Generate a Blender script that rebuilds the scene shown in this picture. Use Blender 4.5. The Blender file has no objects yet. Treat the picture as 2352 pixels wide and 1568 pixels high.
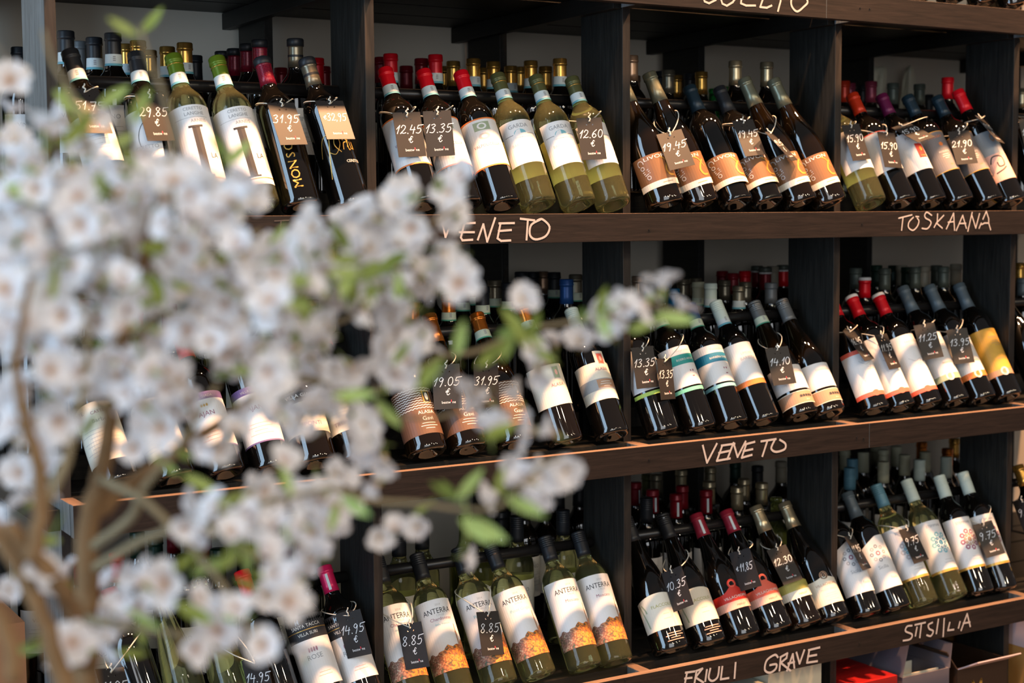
import bpy, bmesh, math, random
from mathutils import Vector, Matrix
rnd = random.Random(7)
PI = math.pi
sc = bpy.context.scene
COL = sc.collection

# ------------------------------------------------------------------ camera
F_PX = 3483.5
CAM = Vector((-0.38448, -2.57952, 1.19466))
FW = Vector((0.5111507, 0.85570977, -0.08053419)).normalized()
RT = Vector((0.85810041, -0.51340658, -0.00879633)).normalized()
UP = RT.cross(FW).normalized()
cd = bpy.data.cameras.new('camera')
cam = bpy.data.objects.new('camera', cd); COL.objects.link(cam)
cd.sensor_width = 36.0
cd.lens = F_PX * 36.0 / 2352.0
cd.clip_start = 0.05; cd.clip_end = 60
cd.dof.use_dof = True
cd.dof.focus_distance = 3.0
cd.dof.aperture_fstop = 4.0
m = Matrix((RT, UP, -FW)).transposed().to_4x4(); m.translation = CAM
cam.matrix_world = m
sc.camera = cam
sc.view_settings.view_transform = 'Standard'
sc.view_settings.look = 'None'
sc.view_settings.gamma = 1.0
sc.view_settings.exposure = 0.0
sc.view_settings.use_curve_mapping = False
sc.cycles.max_bounces = 10
sc.cycles.transmission_bounces = 8
sc.cycles.caustics_reflective = False
sc.cycles.sample_clamp_indirect = 4.0

# ------------------------------------------------------------------ world and lights
w = bpy.data.worlds.new('world'); sc.world = w; w.use_nodes = True
w.node_tree.nodes['Background'].inputs[0].default_value = (0.95, 0.95, 1.0, 1)
w.node_tree.nodes['Background'].inputs[1].default_value = 0.11

def area(name, loc, target, sx, sy, power, color):
    l = bpy.data.lights.new(name, 'AREA'); l.shape = 'RECTANGLE'; l.size = sx; l.size_y = sy
    l.energy = power; l.color = color
    o = bpy.data.objects.new(name, l); COL.objects.link(o)
    d = (Vector(target) - Vector(loc)).normalized()
    o.rotation_euler = d.to_track_quat('-Z', 'Y').to_euler(); o.location = loc
    return o
DAY = (0.52, 0.75, 1.0)
# shop front panes in the left wall
for k, (y0, y1) in enumerate([(-2.50, -2.06), (-1.98, -1.58), (-1.50, -1.14), (-1.06, -0.78)]):
    area('window_daylight', (-3.6, (y0 + y1) / 2, 2.75), (2.0, (y0 + y1) / 2, 2.75), y1 - y0, 5.6, 7.4 * PI * (y1 - y0) * 5.6, DAY)
# daylight from the shop front behind the photographer
area('shopfront_daylight', (-0.9, -5.6, 2.1), (0.9, 0.6, 1.2), 3.4, 2.6, 85, (0.93, 0.96, 1.0))
# round lamps further back under the shop ceiling
for lx, ly in ((-0.6, -3.9), (0.5, -4.4), (1.6, -3.6), (2.7, -4.2), (3.8, -3.5), (5.0, -3.9), (3.3, -5.2), (1.0, -5.4)):
    l = bpy.data.lights.new('ceiling_lamp', 'POINT'); l.energy = 40; l.color = (1.0, 0.80, 0.56); l.shadow_soft_size = 0.06
    o = bpy.data.objects.new('ceiling_lamp', l); COL.objects.link(o); o.location = (lx, ly, 2.95)
# warm ceiling spots over the rack
def spot(loc, tgt, power, size=75, rad=0.045, col=(1.0, 0.52, 0.25)):
    l = bpy.data.lights.new('ceiling_spot', 'SPOT'); l.energy = power; l.color = col
    l.spot_size = math.radians(size); l.spot_blend = 0.5; l.shadow_soft_size = rad
    o = bpy.data.objects.new('ceiling_spot', l); COL.objects.link(o)
    d = (Vector(tgt) - Vector(loc)).normalized()
    o.rotation_euler = d.to_track_quat('-Z', 'Y').to_euler(); o.location = loc
for sx in (0.7, 1.5, 2.3, 3.1, 3.9):
    spot((sx, -0.40, 3.05), (sx - 0.35, 0.0, 0.7), 420)

# ------------------------------------------------------------------ pixel helpers (photo frame 2352 x 1568)
def ray(x, y):
    return (FW + RT * ((x - 1176) / F_PX) - UP * ((y - 784) / F_PX)).normalized()
def hit(x, y, ax, v):
    d = ray(x, y); return CAM + d * ((v - CAM[ax]) / d[ax])
def at(x, y, depth):
    d = FW + RT * ((x - 1176) / F_PX) - UP * ((y - 784) / F_PX)
    return CAM + d * depth
def proj(P):
    d = Vector(P) - CAM; z = d.dot(FW)
    return 1176 + F_PX * d.dot(RT) / z, 784 - F_PX * d.dot(UP) / z

# ------------------------------------------------------------------ materials
MATS = {}
def mat(name, color, rough=0.5, metal=0.0, trans=0.0, ior=1.45, coat=0.0, spec=0.5, sheen=0.0, noise=0.0, nscale=40.0, bump=0.0):
    if name in MATS: return MATS[name]
    M = bpy.data.materials.new(name); M.use_nodes = True; MATS[name] = M
    nt = M.node_tree; b = nt.nodes['Principled BSDF']
    b.inputs['Base Color'].default_value = (*color, 1); b.inputs['Roughness'].default_value = rough
    b.inputs['Metallic'].default_value = metal; b.inputs['Transmission Weight'].default_value = trans
    b.inputs['IOR'].default_value = ior; b.inputs['Coat Weight'].default_value = coat
    b.inputs['Specular IOR Level'].default_value = spec
    M.diffuse_color = (*color, 1)
    if noise or bump:
        tc = nt.nodes.new('ShaderNodeTexCoord'); n = nt.nodes.new('ShaderNodeTexNoise')
        n.inputs['Scale'].default_value = nscale; n.inputs['Detail'].default_value = 4
        nt.links.new(tc.outputs['Object'], n.inputs['Vector'])
        if noise:
            r = nt.nodes.new('ShaderNodeMapRange')
            r.inputs['To Min'].default_value = 1 - noise; r.inputs['To Max'].default_value = 1 + noise
            nt.links.new(n.outputs['Fac'], r.inputs['Value'])
            x = nt.nodes.new('ShaderNodeVectorMath'); x.operation = 'SCALE'; x.inputs[0].default_value = color
            nt.links.new(r.outputs['Result'], x.inputs['Scale']); nt.links.new(x.outputs[0], b.inputs['Base Color'])
        if bump:
            bp = nt.nodes.new('ShaderNodeBump'); bp.inputs['Strength'].default_value = bump; bp.inputs['Distance'].default_value = 0.002
            nt.links.new(n.outputs['Fac'], bp.inputs['Height']); nt.links.new(bp.outputs[0], b.inputs['Normal'])
    return M

def wood(name, c1, c2, stretch, rough=0.5, scale=9.0, bump=0.25):
    M = bpy.data.materials.new(name); M.use_nodes = True; MATS[name] = M
    nt = M.node_tree; b = nt.nodes['Principled BSDF']; N = nt.nodes.new; L = nt.links.new
    tc = N('ShaderNodeTexCoord'); mp = N('ShaderNodeMapping'); mp.inputs['Scale'].default_value = stretch
    L(tc.outputs['Object'], mp.inputs['Vector'])
    n1 = N('ShaderNodeTexNoise'); n1.inputs['Scale'].default_value = scale; n1.inputs['Detail'].default_value = 7; n1.inputs['Roughness'].default_value = 0.65
    n1.inputs['Distortion'].default_value = 0.6
    L(mp.outputs[0], n1.inputs['Vector'])
    cr = N('ShaderNodeValToRGB'); cr.color_ramp.elements[0].position = 0.35; cr.color_ramp.elements[1].position = 0.7
    cr.color_ramp.elements[0].color = (*c1, 1); cr.color_ramp.elements[1].color = (*c2, 1)
    L(n1.outputs['Fac'], cr.inputs[0]); L(cr.outputs[0], b.inputs['Base Color'])
    b.inputs['Roughness'].default_value = rough
    b.inputs['Specular IOR Level'].default_value = 0.3
    bp = N('ShaderNodeBump'); bp.inputs['Strength'].default_value = bump; bp.inputs['Distance'].default_value = 0.0015
    L(n1.outputs['Fac'], bp.inputs['Height']); L(bp.outputs[0], b.inputs['Normal'])
    return M
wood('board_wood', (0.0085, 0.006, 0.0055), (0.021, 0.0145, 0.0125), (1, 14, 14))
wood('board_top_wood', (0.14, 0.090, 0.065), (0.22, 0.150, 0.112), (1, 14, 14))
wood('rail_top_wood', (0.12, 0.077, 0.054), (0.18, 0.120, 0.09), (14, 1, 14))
wood('post_wood', (0.008, 0.0088, 0.0085), (0.022, 0.023, 0.0215), (14, 14, 1), bump=0.5)
wood('post_edge_wood', (0.016, 0.013, 0.0115), (0.032, 0.026, 0.022), (14, 14, 1))
wood('daylit_end_wood', (0.085, 0.100, 0.105), (0.20, 0.225, 0.235), (14, 14, 1), bump=0.5)  # paler copy of the post wood, window light painted into its colour
wood('slat_wood', (0.010, 0.010, 0.009), (0.026, 0.024, 0.021), (1, 14, 14))
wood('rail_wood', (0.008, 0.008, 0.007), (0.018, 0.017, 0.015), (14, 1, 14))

mat('dark_glass', (0.003, 0.0026, 0.0022), 0.03, coat=0.0, spec=0.95, ior=1.52)
mat('brown_glass', (0.0050, 0.0028, 0.0010), 0.03, spec=0.95, ior=1.52)
mat('olive_glass', (0.30, 0.34, 0.10), 0.03, trans=0.85, ior=1.45)
mat('pale_glass', (0.80, 0.83, 0.42), 0.0, trans=0.965, ior=1.38)
mat('green_glass', (0.03, 0.45, 0.10), 0.02, trans=0.9, ior=1.42)
mat('rod_steel', (0.012, 0.012, 0.013), 0.32, spec=0.5)
mat('chalk', (0.46, 0.42, 0.41), 0.95, noise=0.25, nscale=900)
mat('faint_chalk', (0.075, 0.065, 0.062), 0.95)
mat('tag_card', (0.021, 0.0185, 0.018), 0.45, spec=0.5)
mat('tag_ink', (0.80, 0.84, 0.88), 0.8)
mat('tag_red', (0.75, 0.05, 0.08), 0.7)
mat('string', (0.72, 0.66, 0.55), 0.95, bump=0.6, nscale=1500)
mat('paper_white', (0.80, 0.80, 0.80), 0.55, noise=0.03, nscale=300)
mat('paper_cream', (0.80, 0.76, 0.64), 0.6, noise=0.04, nscale=300)
mat('paper_grey', (0.36, 0.38, 0.40), 0.6)
mat('paper_script', (0.12, 0.062, 0.038), 0.45, noise=0.06)
mat('paper_brown', (0.21, 0.10, 0.043), 0.45, noise=0.06)
mat('paper_mid_grey', (0.20, 0.185, 0.19), 0.5)
mat('paper_yellow', (0.62, 0.36, 0.055), 0.45, noise=0.18, nscale=60)
mat('ink_black', (0.03, 0.03, 0.035), 0.6)
mat('ink_grey', (0.30, 0.31, 0.33), 0.6)
mat('ink_soft', (0.52, 0.50, 0.50), 0.6)
mat('ink_gold', (0.72, 0.42, 0.09), 0.35, metal=0.4)
mat('ink_orange', (0.80, 0.22, 0.05), 0.5)
mat('ink_red', (0.62, 0.03, 0.02), 0.5)
mat('ink_coral', (0.80, 0.14, 0.09), 0.5)
mat('ink_pink', (0.86, 0.48, 0.38), 0.5)
mat('ink_tan', (0.45, 0.27, 0.17), 0.5)
mat('ink_teal', (0.02, 0.30, 0.28), 0.5)
mat('ink_mint', (0.16, 0.55, 0.42), 0.5)
mat('ink_blue', (0.01, 0.18, 0.32), 0.5)
mat('ink_sky', (0.20, 0.48, 0.56), 0.5)
mat('ink_lime', (0.42, 0.62, 0.12), 0.5)
mat('ink_green', (0.10, 0.42, 0.03), 0.5)
mat('ink_sage', (0.35, 0.42, 0.28), 0.5)
mat('ink_olive', (0.42, 0.40, 0.10), 0.5)
mat('ink_purple', (0.17, 0.11, 0.28), 0.5)
mat('ink_plum', (0.35, 0.13, 0.20), 0.6)
mat('ink_white', (0.80, 0.78, 0.74), 0.6)
mat('band_paper', (0.58, 0.66, 0.68), 0.6, noise=0.12, nscale=600)
mat('band_blue', (0.12, 0.38, 0.48), 0.6)
mat('band_green_paper', (0.52, 0.60, 0.48), 0.6, noise=0.2, nscale=500)
mat('band_green', (0.06, 0.30, 0.20), 0.6)
CAPS = {'black': ((0.012, 0.014, 0.018), 0.42, 0.0), 'navy': ((0.012, 0.030, 0.048), 0.36, 0.2), 'red': ((0.68, 0.004, 0.014), 0.34, 0.15),
 'dark red': ((0.20, 0.006, 0.014), 0.32, 0.25), 'orange-red': ((0.55, 0.035, 0.010), 0.34, 0.25), 'wine': ((0.24, 0.03, 0.06), 0.36, 0.25), 'purple': ((0.13, 0.010, 0.07), 0.36, 0.25),
 'olive': ((0.11, 0.115, 0.045), 0.34, 0.35), 'bright green': ((0.12, 0.20, 0.015), 0.32, 0.3), 'gold': ((0.72, 0.40, 0.09), 0.24, 0.85),
 'champagne': ((0.50, 0.42, 0.27), 0.28, 0.8), 'pewter': ((0.24, 0.21, 0.15), 0.30, 0.75), 'bronze': ((0.36, 0.23, 0.15), 0.3, 0.7), 'copper': ((0.66, 0.20, 0.03), 0.25, 0.8),
 'grey': ((0.15, 0.16, 0.165), 0.42, 0.3), 'grey-green': ((0.10, 0.12, 0.10), 0.42, 0.3), 'slate': ((0.085, 0.12, 0.15), 0.42, 0.2), 'silver-green': ((0.20, 0.21, 0.15), 0.3, 0.6),
 'blue': ((0.008, 0.10, 0.22), 0.36, 0.3), 'royal blue': ((0.015, 0.06, 0.20), 0.36, 0.3), 'sky blue': ((0.10, 0.24, 0.32), 0.42, 0.1), 'white': ((0.56, 0.66, 0.60), 0.42, 0.0),
 'cream': ((0.42, 0.42, 0.30), 0.45, 0.0), 'beige': ((0.33, 0.30, 0.23), 0.5, 0.0), 'crimson': ((0.26, 0.012, 0.03), 0.42, 0.1), 'dark green': ((0.010, 0.035, 0.022), 0.35, 0.2), 'pink-red': ((0.62, 0.015, 0.10), 0.3, 0.2)}
for k, (c, r, mt) in CAPS.items(): mat('foil ' + k, c, r, metal=mt)

def checked():
    M = bpy.data.materials.new('foil checked'); M.use_nodes = True; MATS['foil checked'] = M
    nt = M.node_tree; b = nt.nodes['Principled BSDF']; N = nt.nodes.new; L = nt.links.new
    tc = N('ShaderNodeTexCoord'); sp = N('ShaderNodeSeparateXYZ'); L(tc.outputs['Object'], sp.inputs[0])
    a = N('ShaderNodeMath'); a.operation = 'ARCTAN2'; L(sp.outputs[1], a.inputs[0]); L(sp.outputs[0], a.inputs[1])
    def tri(src, k):
        m1 = N('ShaderNodeMath'); m1.operation = 'MULTIPLY'; L(src, m1.inputs[0]); m1.inputs[1].default_value = k
        m2 = N('ShaderNodeMath'); m2.operation = 'FRACT'; L(m1.outputs[0], m2.inputs[0])
        m3 = N('ShaderNodeMath'); m3.operation = 'GREATER_THAN'; L(m2.outputs[0], m3.inputs[0]); m3.inputs[1].default_value = 0.3
        return m3.outputs[0]
    mm = N('ShaderNodeMath'); mm.operation = 'MULTIPLY'; L(tri(a.outputs[0], 32 / (2 * PI)), mm.inputs[0]); L(tri(sp.outputs[2], 340), mm.inputs[1])
    mx = N('ShaderNodeMix'); mx.data_type = 'RGBA'; L(mm.outputs[0], mx.inputs[0])
    mx.inputs[6].default_value = (0.015, 0.004, 0.006, 1); mx.inputs[7].default_value = (0.42, 0.010, 0.045, 1)
    L(mx.outputs[2], b.inputs['Base Color']); b.inputs['Roughness'].default_value = 0.3; b.inputs['Metallic'].default_value = 0.2
checked()
def village():
    M = bpy.data.materials.new('village_print'); M.use_nodes = True; MATS['village_print'] = M
    nt = M.node_tree; b = nt.nodes['Principled BSDF']; N = nt.nodes.new; L = nt.links.new
    tc = N('ShaderNodeTexCoord'); sp = N('ShaderNodeSeparateXYZ'); L(tc.outputs['Object'], sp.inputs[0])
    v = N('ShaderNodeTexVoronoi'); v.inputs['Scale'].default_value = 170; L(tc.outputs['Object'], v.inputs['Vector'])
    n = N('ShaderNodeTexNoise'); n.inputs['Scale'].default_value = 130; n.inputs['Detail'].default_value = 5; n.inputs['Distortion'].default_value = 1.5; L(tc.outputs['Object'], n.inputs['Vector'])
    cr = N('ShaderNodeValToRGB'); e = cr.color_ramp.elements
    e[0].position = 0.30; e[0].color = (0.04, 0.10, 0.035, 1); e[1].position = 0.75; e[1].color = (0.75, 0.55, 0.30, 1)
    for p, c in ((0.42, (0.30, 0.10, 0.04, 1)), (0.50, (0.75, 0.17, 0.02, 1)), (0.58, (0.80, 0.36, 0.04, 1)), (0.66, (0.62, 0.10, 0.03, 1))):
        q = e.new(p); q.color = c
    L(n.outputs['Fac'], cr.inputs[0])
    cr2 = N('ShaderNodeValToRGB'); e = cr2.color_ramp.elements
    e[0].position = 0.3; e[0].color = (0.02, 0.09, 0.04, 1); e[1].position = 0.7; e[1].color = (0.45, 0.5, 0.36, 1)
    q = e.new(0.5); q.color = (0.28, 0.12, 0.09, 1); L(n.outputs['Fac'], cr2.inputs[0])
    mr = N('ShaderNodeMapRange'); mr.inputs['From Min'].default_value = -0.022; mr.inputs['From Max'].default_value = 0.004; L(sp.outputs[0], mr.inputs['Value'])
    mx = N('ShaderNodeMix'); mx.data_type = 'RGBA'; L(mr.outputs[0], mx.inputs[0]); L(cr2.outputs[0], mx.inputs[6]); L(cr.outputs[0], mx.inputs[7])
    L(mx.outputs[2], b.inputs['Base Color']); b.inputs['Roughness'].default_value = 0.5
village()

# ------------------------------------------------------------------ mesh helpers
class MB:
    def __init__(s): s.v = []; s.f = []; s.m = []; s.mats = []
    def mi(s, name):
        if name not in s.mats: s.mats.append(name)
        return s.mats.index(name)
    def add(s, vs, fs, mname):
        o = len(s.v); k = s.mi(mname)
        s.v += [tuple(x) for x in vs]
        for f in fs: s.f.append(tuple(o + i for i in f)); s.m.append(k)
    def box(s, x0, x1, y0, y1, z0, z1, mname, top=None, front=None, left=None):
        vs = [(x0,y0,z0),(x1,y0,z0),(x1,y1,z0),(x0,y1,z0),(x0,y0,z1),(x1,y0,z1),(x1,y1,z1),(x0,y1,z1)]
        F = {'b':(3,2,1,0),'t':(4,5,6,7),'f':(0,1,5,4),'r':(1,2,6,5),'k':(2,3,7,6),'l':(3,0,4,7)}
        o = len(s.v); s.v += vs
        for k, f in F.items():
            mn = top if (k == 't' and top) else front if (k == 'f' and front) else left if (k == 'l' and left) else mname
            s.f.append(tuple(o + i for i in f)); s.m.append(s.mi(mn))
    def mesh(s, name, smooth=False):
        me = bpy.data.meshes.new(name); me.from_pydata(s.v, [], s.f)
        for n in s.mats: me.materials.append(MATS[n])
        me.polygons.foreach_set('material_index', s.m)
        if smooth: me.polygons.foreach_set('use_smooth', [True] * len(s.f))
        me.update(); return me
def link(name, me, parent=None, kind=None):
    o = bpy.data.objects.new(name, me); COL.objects.link(o)
    if parent: o.parent = parent
    if kind: o['kind'] = kind
    return o
def tag(o, label, cat, group=None):
    o['label'] = label; o['category'] = cat
    if group: o['group'] = group
    return o
def bevel(o, w=0.002, seg=2):
    b = o.modifiers.new('bevel', 'BEVEL'); b.width = w; b.segments = seg; b.limit_method = 'ANGLE'; return o
def lathe(mb, prof, mname, seg=32, cap_bottom=True, cap_top=True):
    vs = []; fs = []
    for r, z in prof:
        for i in range(seg):
            a = 2 * PI * i / seg; vs.append((r * math.sin(a), -r * math.cos(a), z))
    for j in range(len(prof) - 1):
        for i in range(seg):
            a = j * seg + i; b = j * seg + (i + 1) % seg
            fs.append((a, b, b + seg, a + seg))
    if cap_bottom: fs.append(tuple(range(seg - 1, -1, -1)))
    if cap_top: fs.append(tuple((len(prof) - 1) * seg + i for i in range(seg)))
    mb.add(vs, fs, mname)
def tube(mb, pts, r, mname, seg=8, taper=None):
    pts = [Vector(p) for p in pts]; n = len(pts); rings = []
    up = Vector((0.13, 0.31, 0.94)).normalized()
    for i, p in enumerate(pts):
        t = (pts[min(i + 1, n - 1)] - pts[max(i - 1, 0)]).normalized()
        a = t.cross(up)
        if a.length < 1e-3: a = t.cross(Vector((1, 0, 0)))
        a.normalize(); b = t.cross(a)
        rr = r if taper is None else taper[i]
        rings.append([p + a * rr * math.cos(2 * PI * k / seg) + b * rr * math.sin(2 * PI * k / seg) for k in range(seg)])
    vs = [v for R in rings for v in R]; fs = []
    for j in range(n - 1):
        for k in range(seg):
            a = j * seg + k; b = j * seg + (k + 1) % seg; fs.append((a, b, b + seg, a + seg))
    fs.append(tuple(range(seg - 1, -1, -1))); fs.append(tuple((n - 1) * seg + k for k in range(seg)))
    mb.add(vs, fs, mname)
def smooth_line(pts, k=5):
    out = []; n = len(pts)
    for i in range(n - 1):
        p0 = pts[max(i - 1, 0)]; p1 = pts[i]; p2 = pts[i + 1]; p3 = pts[min(i + 2, n - 1)]
        for j in range(k):
            t = j / k
            out.append(tuple(0.5 * ((2 * b) + (-a + c) * t + (2 * a - 5 * b + 4 * c - d) * t * t + (-a + 3 * b - 3 * c + d) * t ** 3) for a, b, c, d in zip(p0, p1, p2, p3)))
    out.append(tuple(pts[-1])); return out

# ------------------------------------------------------------------ flat lettering
_txt = {}
def text_polys(s):
    if s in _txt: return _txt[s]
    c = bpy.data.curves.new('t', 'FONT'); c.body = s; c.resolution_u = 2; c.align_x = 'CENTER'; c.size = 1.0
    o = bpy.data.objects.new('t', c); COL.objects.link(o)
    dg = bpy.context.evaluated_depsgraph_get()
    me = bpy.data.meshes.new_from_object(o.evaluated_get(dg))
    vs = [(v.co.x, v.co.y) for v in me.vertices]; fs = [tuple(p.vertices) for p in me.polygons]
    bpy.data.objects.remove(o); bpy.data.curves.remove(c); bpy.data.meshes.remove(me)
    _txt[s] = (vs, fs); return _txt[s]
def ell(cx, cy, rx, ry, n=14, a0=0, a1=2 * PI):
    return [(cx + rx * math.cos(a0 + (a1 - a0) * i / n), cy + ry * math.sin(a0 + (a1 - a0) * i / n)) for i in range(n + 1)]
S = smooth_line
GLY = {'0': [ell(.3, .5, .24, .5, 14, PI / 2, PI / 2 + 2 * PI)], '1': [[(.12, .55), (.42, 1), (.22, 0)]],
 '2': [S([(.08, .72), (.25, 1), (.5, .85), (.42, .5), (.05, .02), (.2, .1), (.35, .02), (.6, .1)])],
 '3': [S([(.12, .9), (.38, 1), (.5, .8), (.25, .55), (.5, .38), (.35, .02), (.02, .06)])],
 '4': [[(.22, 1), (.05, .42), (.58, .45)], [(.5, .75), (.38, -.05)]],
 '5': [S([(.2, .95), (.14, .55), (.4, .58), (.5, .3), (.3, 0), (.02, .05)]), [(.2, .93), (.72, 1.0)]],
 '6': [S([(.5, 1), (.15, .6), (.08, .2), (.3, 0), (.5, .25), (.3, .5), (.1, .3)])],
 '7': [[(.05, .9), (.6, .95), (.22, -.1)], [(.15, .45), (.5, .5)]],
 '8': [S([(.5, .85), (.3, 1), (.12, .8), (.3, .52), (.5, .22), (.28, 0), (.08, .2), (.3, .5), (.5, .85)])],
 '9': [S([(.5, .8), (.3, 1), (.1, .75), (.3, .5), (.5, .8), (.42, .3), (.28, -.12)])],
 '.': [[(.1, .02), (.16, .0), (.12, -.03)]], ',': [[(.14, .06), (.06, -.14)]],
 'E': [S([(.62, .85), (.42, 1), (.22, .6), (.25, .15), (.45, 0), (.68, .2)]), [(.0, .6), (.5, .64)], [(.0, .42), (.46, .46)]]}
def glyph_lines(s, h, w=0.62):
    out = []; x = 0
    for ch in s:
        adv = {'.': .3, ',': .3, '1': .5, ' ': .4}.get(ch, .68)
        for l in GLY.get(ch, []): out.append([((x + px * w / .62) * h, py * h) for px, py in l])
        x += adv * w / .62
    tw = x * h
    return [[(px - tw / 2, py) for px, py in l] for l in out]
def ribbon_quads(l, wd):
    qs = []
    for (x0, y0), (x1, y1) in zip(l[:-1], l[1:]):
        dx, dy = x1 - x0, y1 - y0; d = math.hypot(dx, dy)
        if d < 1e-7: continue
        ux, uy = dx / d, dy / d; e = wd * .35
        ax, ay = x0 - ux * e, y0 - uy * e; bx, by = x1 + ux * e, y1 + uy * e; nx, ny = -uy * wd / 2, ux * wd / 2
        qs.append([(ax + nx, ay + ny), (ax - nx, ay - ny), (bx - nx, by - ny), (bx + nx, by + ny)])
    return qs

# ------------------------------------------------------------------ bottle shapes
R_B = 0.0375
BORD = [(0.030, 0.0), (0.0355, 0.0015), (0.0372, 0.006), (0.0375, 0.012), (0.0375, 0.100), (0.0375, 0.186), (0.0370, 0.195), (0.0350, 0.205), (0.0312, 0.214), (0.0255, 0.222), (0.0200, 0.229), (0.0165, 0.236), (0.0150, 0.244), (0.0142, 0.262), (0.0138, 0.288), (0.0150, 0.2885), (0.0150, 0.297), (0.0135, 0.299)]
BURG = [(0.032, 0.0), (0.0385, 0.0015), (0.0405, 0.006), (0.0410, 0.014), (0.0412, 0.080), (0.0410, 0.128), (0.0398, 0.144), (0.0365, 0.162), (0.0315, 0.180), (0.0262, 0.196), (0.0218, 0.211), (0.0185, 0.226), (0.0163, 0.242), (0.0148, 0.260), (0.0140, 0.288), (0.0152, 0.2885), (0.0152, 0.297), (0.0135, 0.299)]
TALL = [(0.028, 0.0), (0.0345, 0.0015), (0.0360, 0.006), (0.0363, 0.012), (0.0365, 0.120), (0.0350, 0.140), (0.0315, 0.165), (0.0265, 0.192), (0.0220, 0.215), (0.0180, 0.238), (0.0155, 0.258), (0.0142, 0.275), (0.0138, 0.288), (0.0150, 0.2885), (0.0150, 0.297), (0.0135, 0.299)]
SHAPES = {'bord': BORD, 'burg': BURG, 'tall': TALL}
def r_at(shape, z):
    P = SHAPES[shape]
    for (r0, z0), (r1, z1) in zip(P[:-1], P[1:]):
        if z0 <= z <= z1 and z1 > z0: return r0 + (r1 - r0) * (z - z0) / (z1 - z0)
    return P[-1][0]
_cache = {}
def glass_mesh(shape, gm):
    k = ('g', shape, gm)
    if k not in _cache:
        mb = MB(); P = SHAPES[shape]
        P2 = [(r, z) for r, z in P]
        lathe(mb, [(0.004, 0.016), (0.018, 0.010), (0.026, 0.002)] + P2, gm, 40)
        _cache[k] = mb.mesh('glass', True)
    return _cache[k]
def capsule_mesh(shape, cap, style):
    k = ('c', shape, cap, style)
    if k not in _cache:
        mb = MB(); n = 'foil ' + cap; d = 0.0009
        z0 = 0.246 if style != 'long' else 0.236
        rr = lambda z: r_at(shape, z) + d
        if style == 'screw':
            pr = [(rr(z0), z0), (0.0158, 0.256), (0.0158, 0.276)]
            z = 0.277
            for i in range(5): pr += [(0.0158, z), (0.0151, z + .001), (0.0151, z + .0022), (0.0158, z + .0032)]; z += 0.0044
            pr += [(0.0158, 0.3005), (0.0148, 0.3025), (0.006, 0.3027)]
            lathe(mb, pr, n, 28)
        else:
            pr = [(rr(z0), z0), (rr(0.262), 0.262), (0.0150, 0.284), (0.0150, 0.2868), (0.0164, 0.2875), (0.0166, 0.2905), (0.0160, 0.2915), (0.0160, 0.3000), (0.0145, 0.3022), (0.004, 0.3026)]
            lathe(mb, pr, n, 28)
            if style == 'ring': lathe(mb, [(0.0152, 0.2800), (0.0157, 0.2803), (0.0157, 0.2813), (0.0152, 0.2816)], 'foil gold', 28, False, False)
            if style == 'checked': lathe(mb, [(0.0164, 0.2872), (0.0170, 0.2876), (0.0170, 0.3000), (0.0150, 0.3026), (0.003, 0.3029)], 'foil black', 28)
            if style == 'goldblack':
                lathe(mb, [(0.0164, 0.2872), (0.0170, 0.2876), (0.0170, 0.3000), (0.0150, 0.3026), (0.003, 0.3029)], 'foil black', 28)
                lathe(mb, [(rr(.262) + .0004, 0.266), (rr(.27) + .0006, 0.2705)], 'foil black', 28, False, False)
            if style == 'whitetop': lathe(mb, [(0.0162, 0.2945), (0.0167, 0.2948), (0.0167, 0.3003), (0.0150, 0.3028), (0.003, 0.3032)], 'paper_white', 28)
            if style == 'greytop':
                lathe(mb, [(0.0167, 0.2860), (0.0167, 0.2900)], 'paper_white', 28, False, False)
                lathe(mb, [(0.0164, 0.2900), (0.0168, 0.2903), (0.0168, 0.3006), (0.0150, 0.3030), (0.003, 0.3033)], 'foil grey-green', 28)
            if style == 'stripe':
                vs = []; a0 = 0.0
                for z in (0.250, 0.284):
                    for a in (a0 - .17, a0, a0 + .17): r = rr(z) + .0007; vs.append((r * math.sin(a), -r * math.cos(a), z))
                mb.add(vs, [(0, 1, 4, 3), (1, 2, 5, 4)], 'band_paper')
        _cache[k] = mb.mesh('capsule', True)
    return _cache[k]
def band_mesh(shape, kind):
    k = ('b', shape, kind)
    if k not in _cache:
        mb = MB(); d = 0.0013
        R = lambda z: r_at(shape, z) + d
        if kind == 'blue': A, B, z0, z1, z2 = 'band_paper', 'band_blue', 0.240, 0.2445, 0.262
        else: A, B, z0, z1, z2 = 'band_green_paper', 'band_green', 0.240, 0.243, 0.260
        lathe(mb, [(R(z1), z1), (R(z2), z2)], A, 28, False, False)
        lathe(mb, [(R(z0), z0), (R(z1), z1)], B, 28, False, False)
        for q in range(3):   # dark seal printed round the strip
            a = q * 2.1 + .2
            for dz in (0.250, 0.2535, 0.257):
                vs = []
                for z in (dz - .0011, dz + .0011):
                    for t in (-.16, 0, .16): r = R(z) + .0003; vs.append((r * math.sin(a + t), -r * math.cos(a + t), z))
                mb.add(vs, [(0, 1, 4, 3), (1, 2, 5, 4)], 'ink_grey')
        _cache[k] = mb.mesh('neck_band', True)
    return _cache[k]

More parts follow.
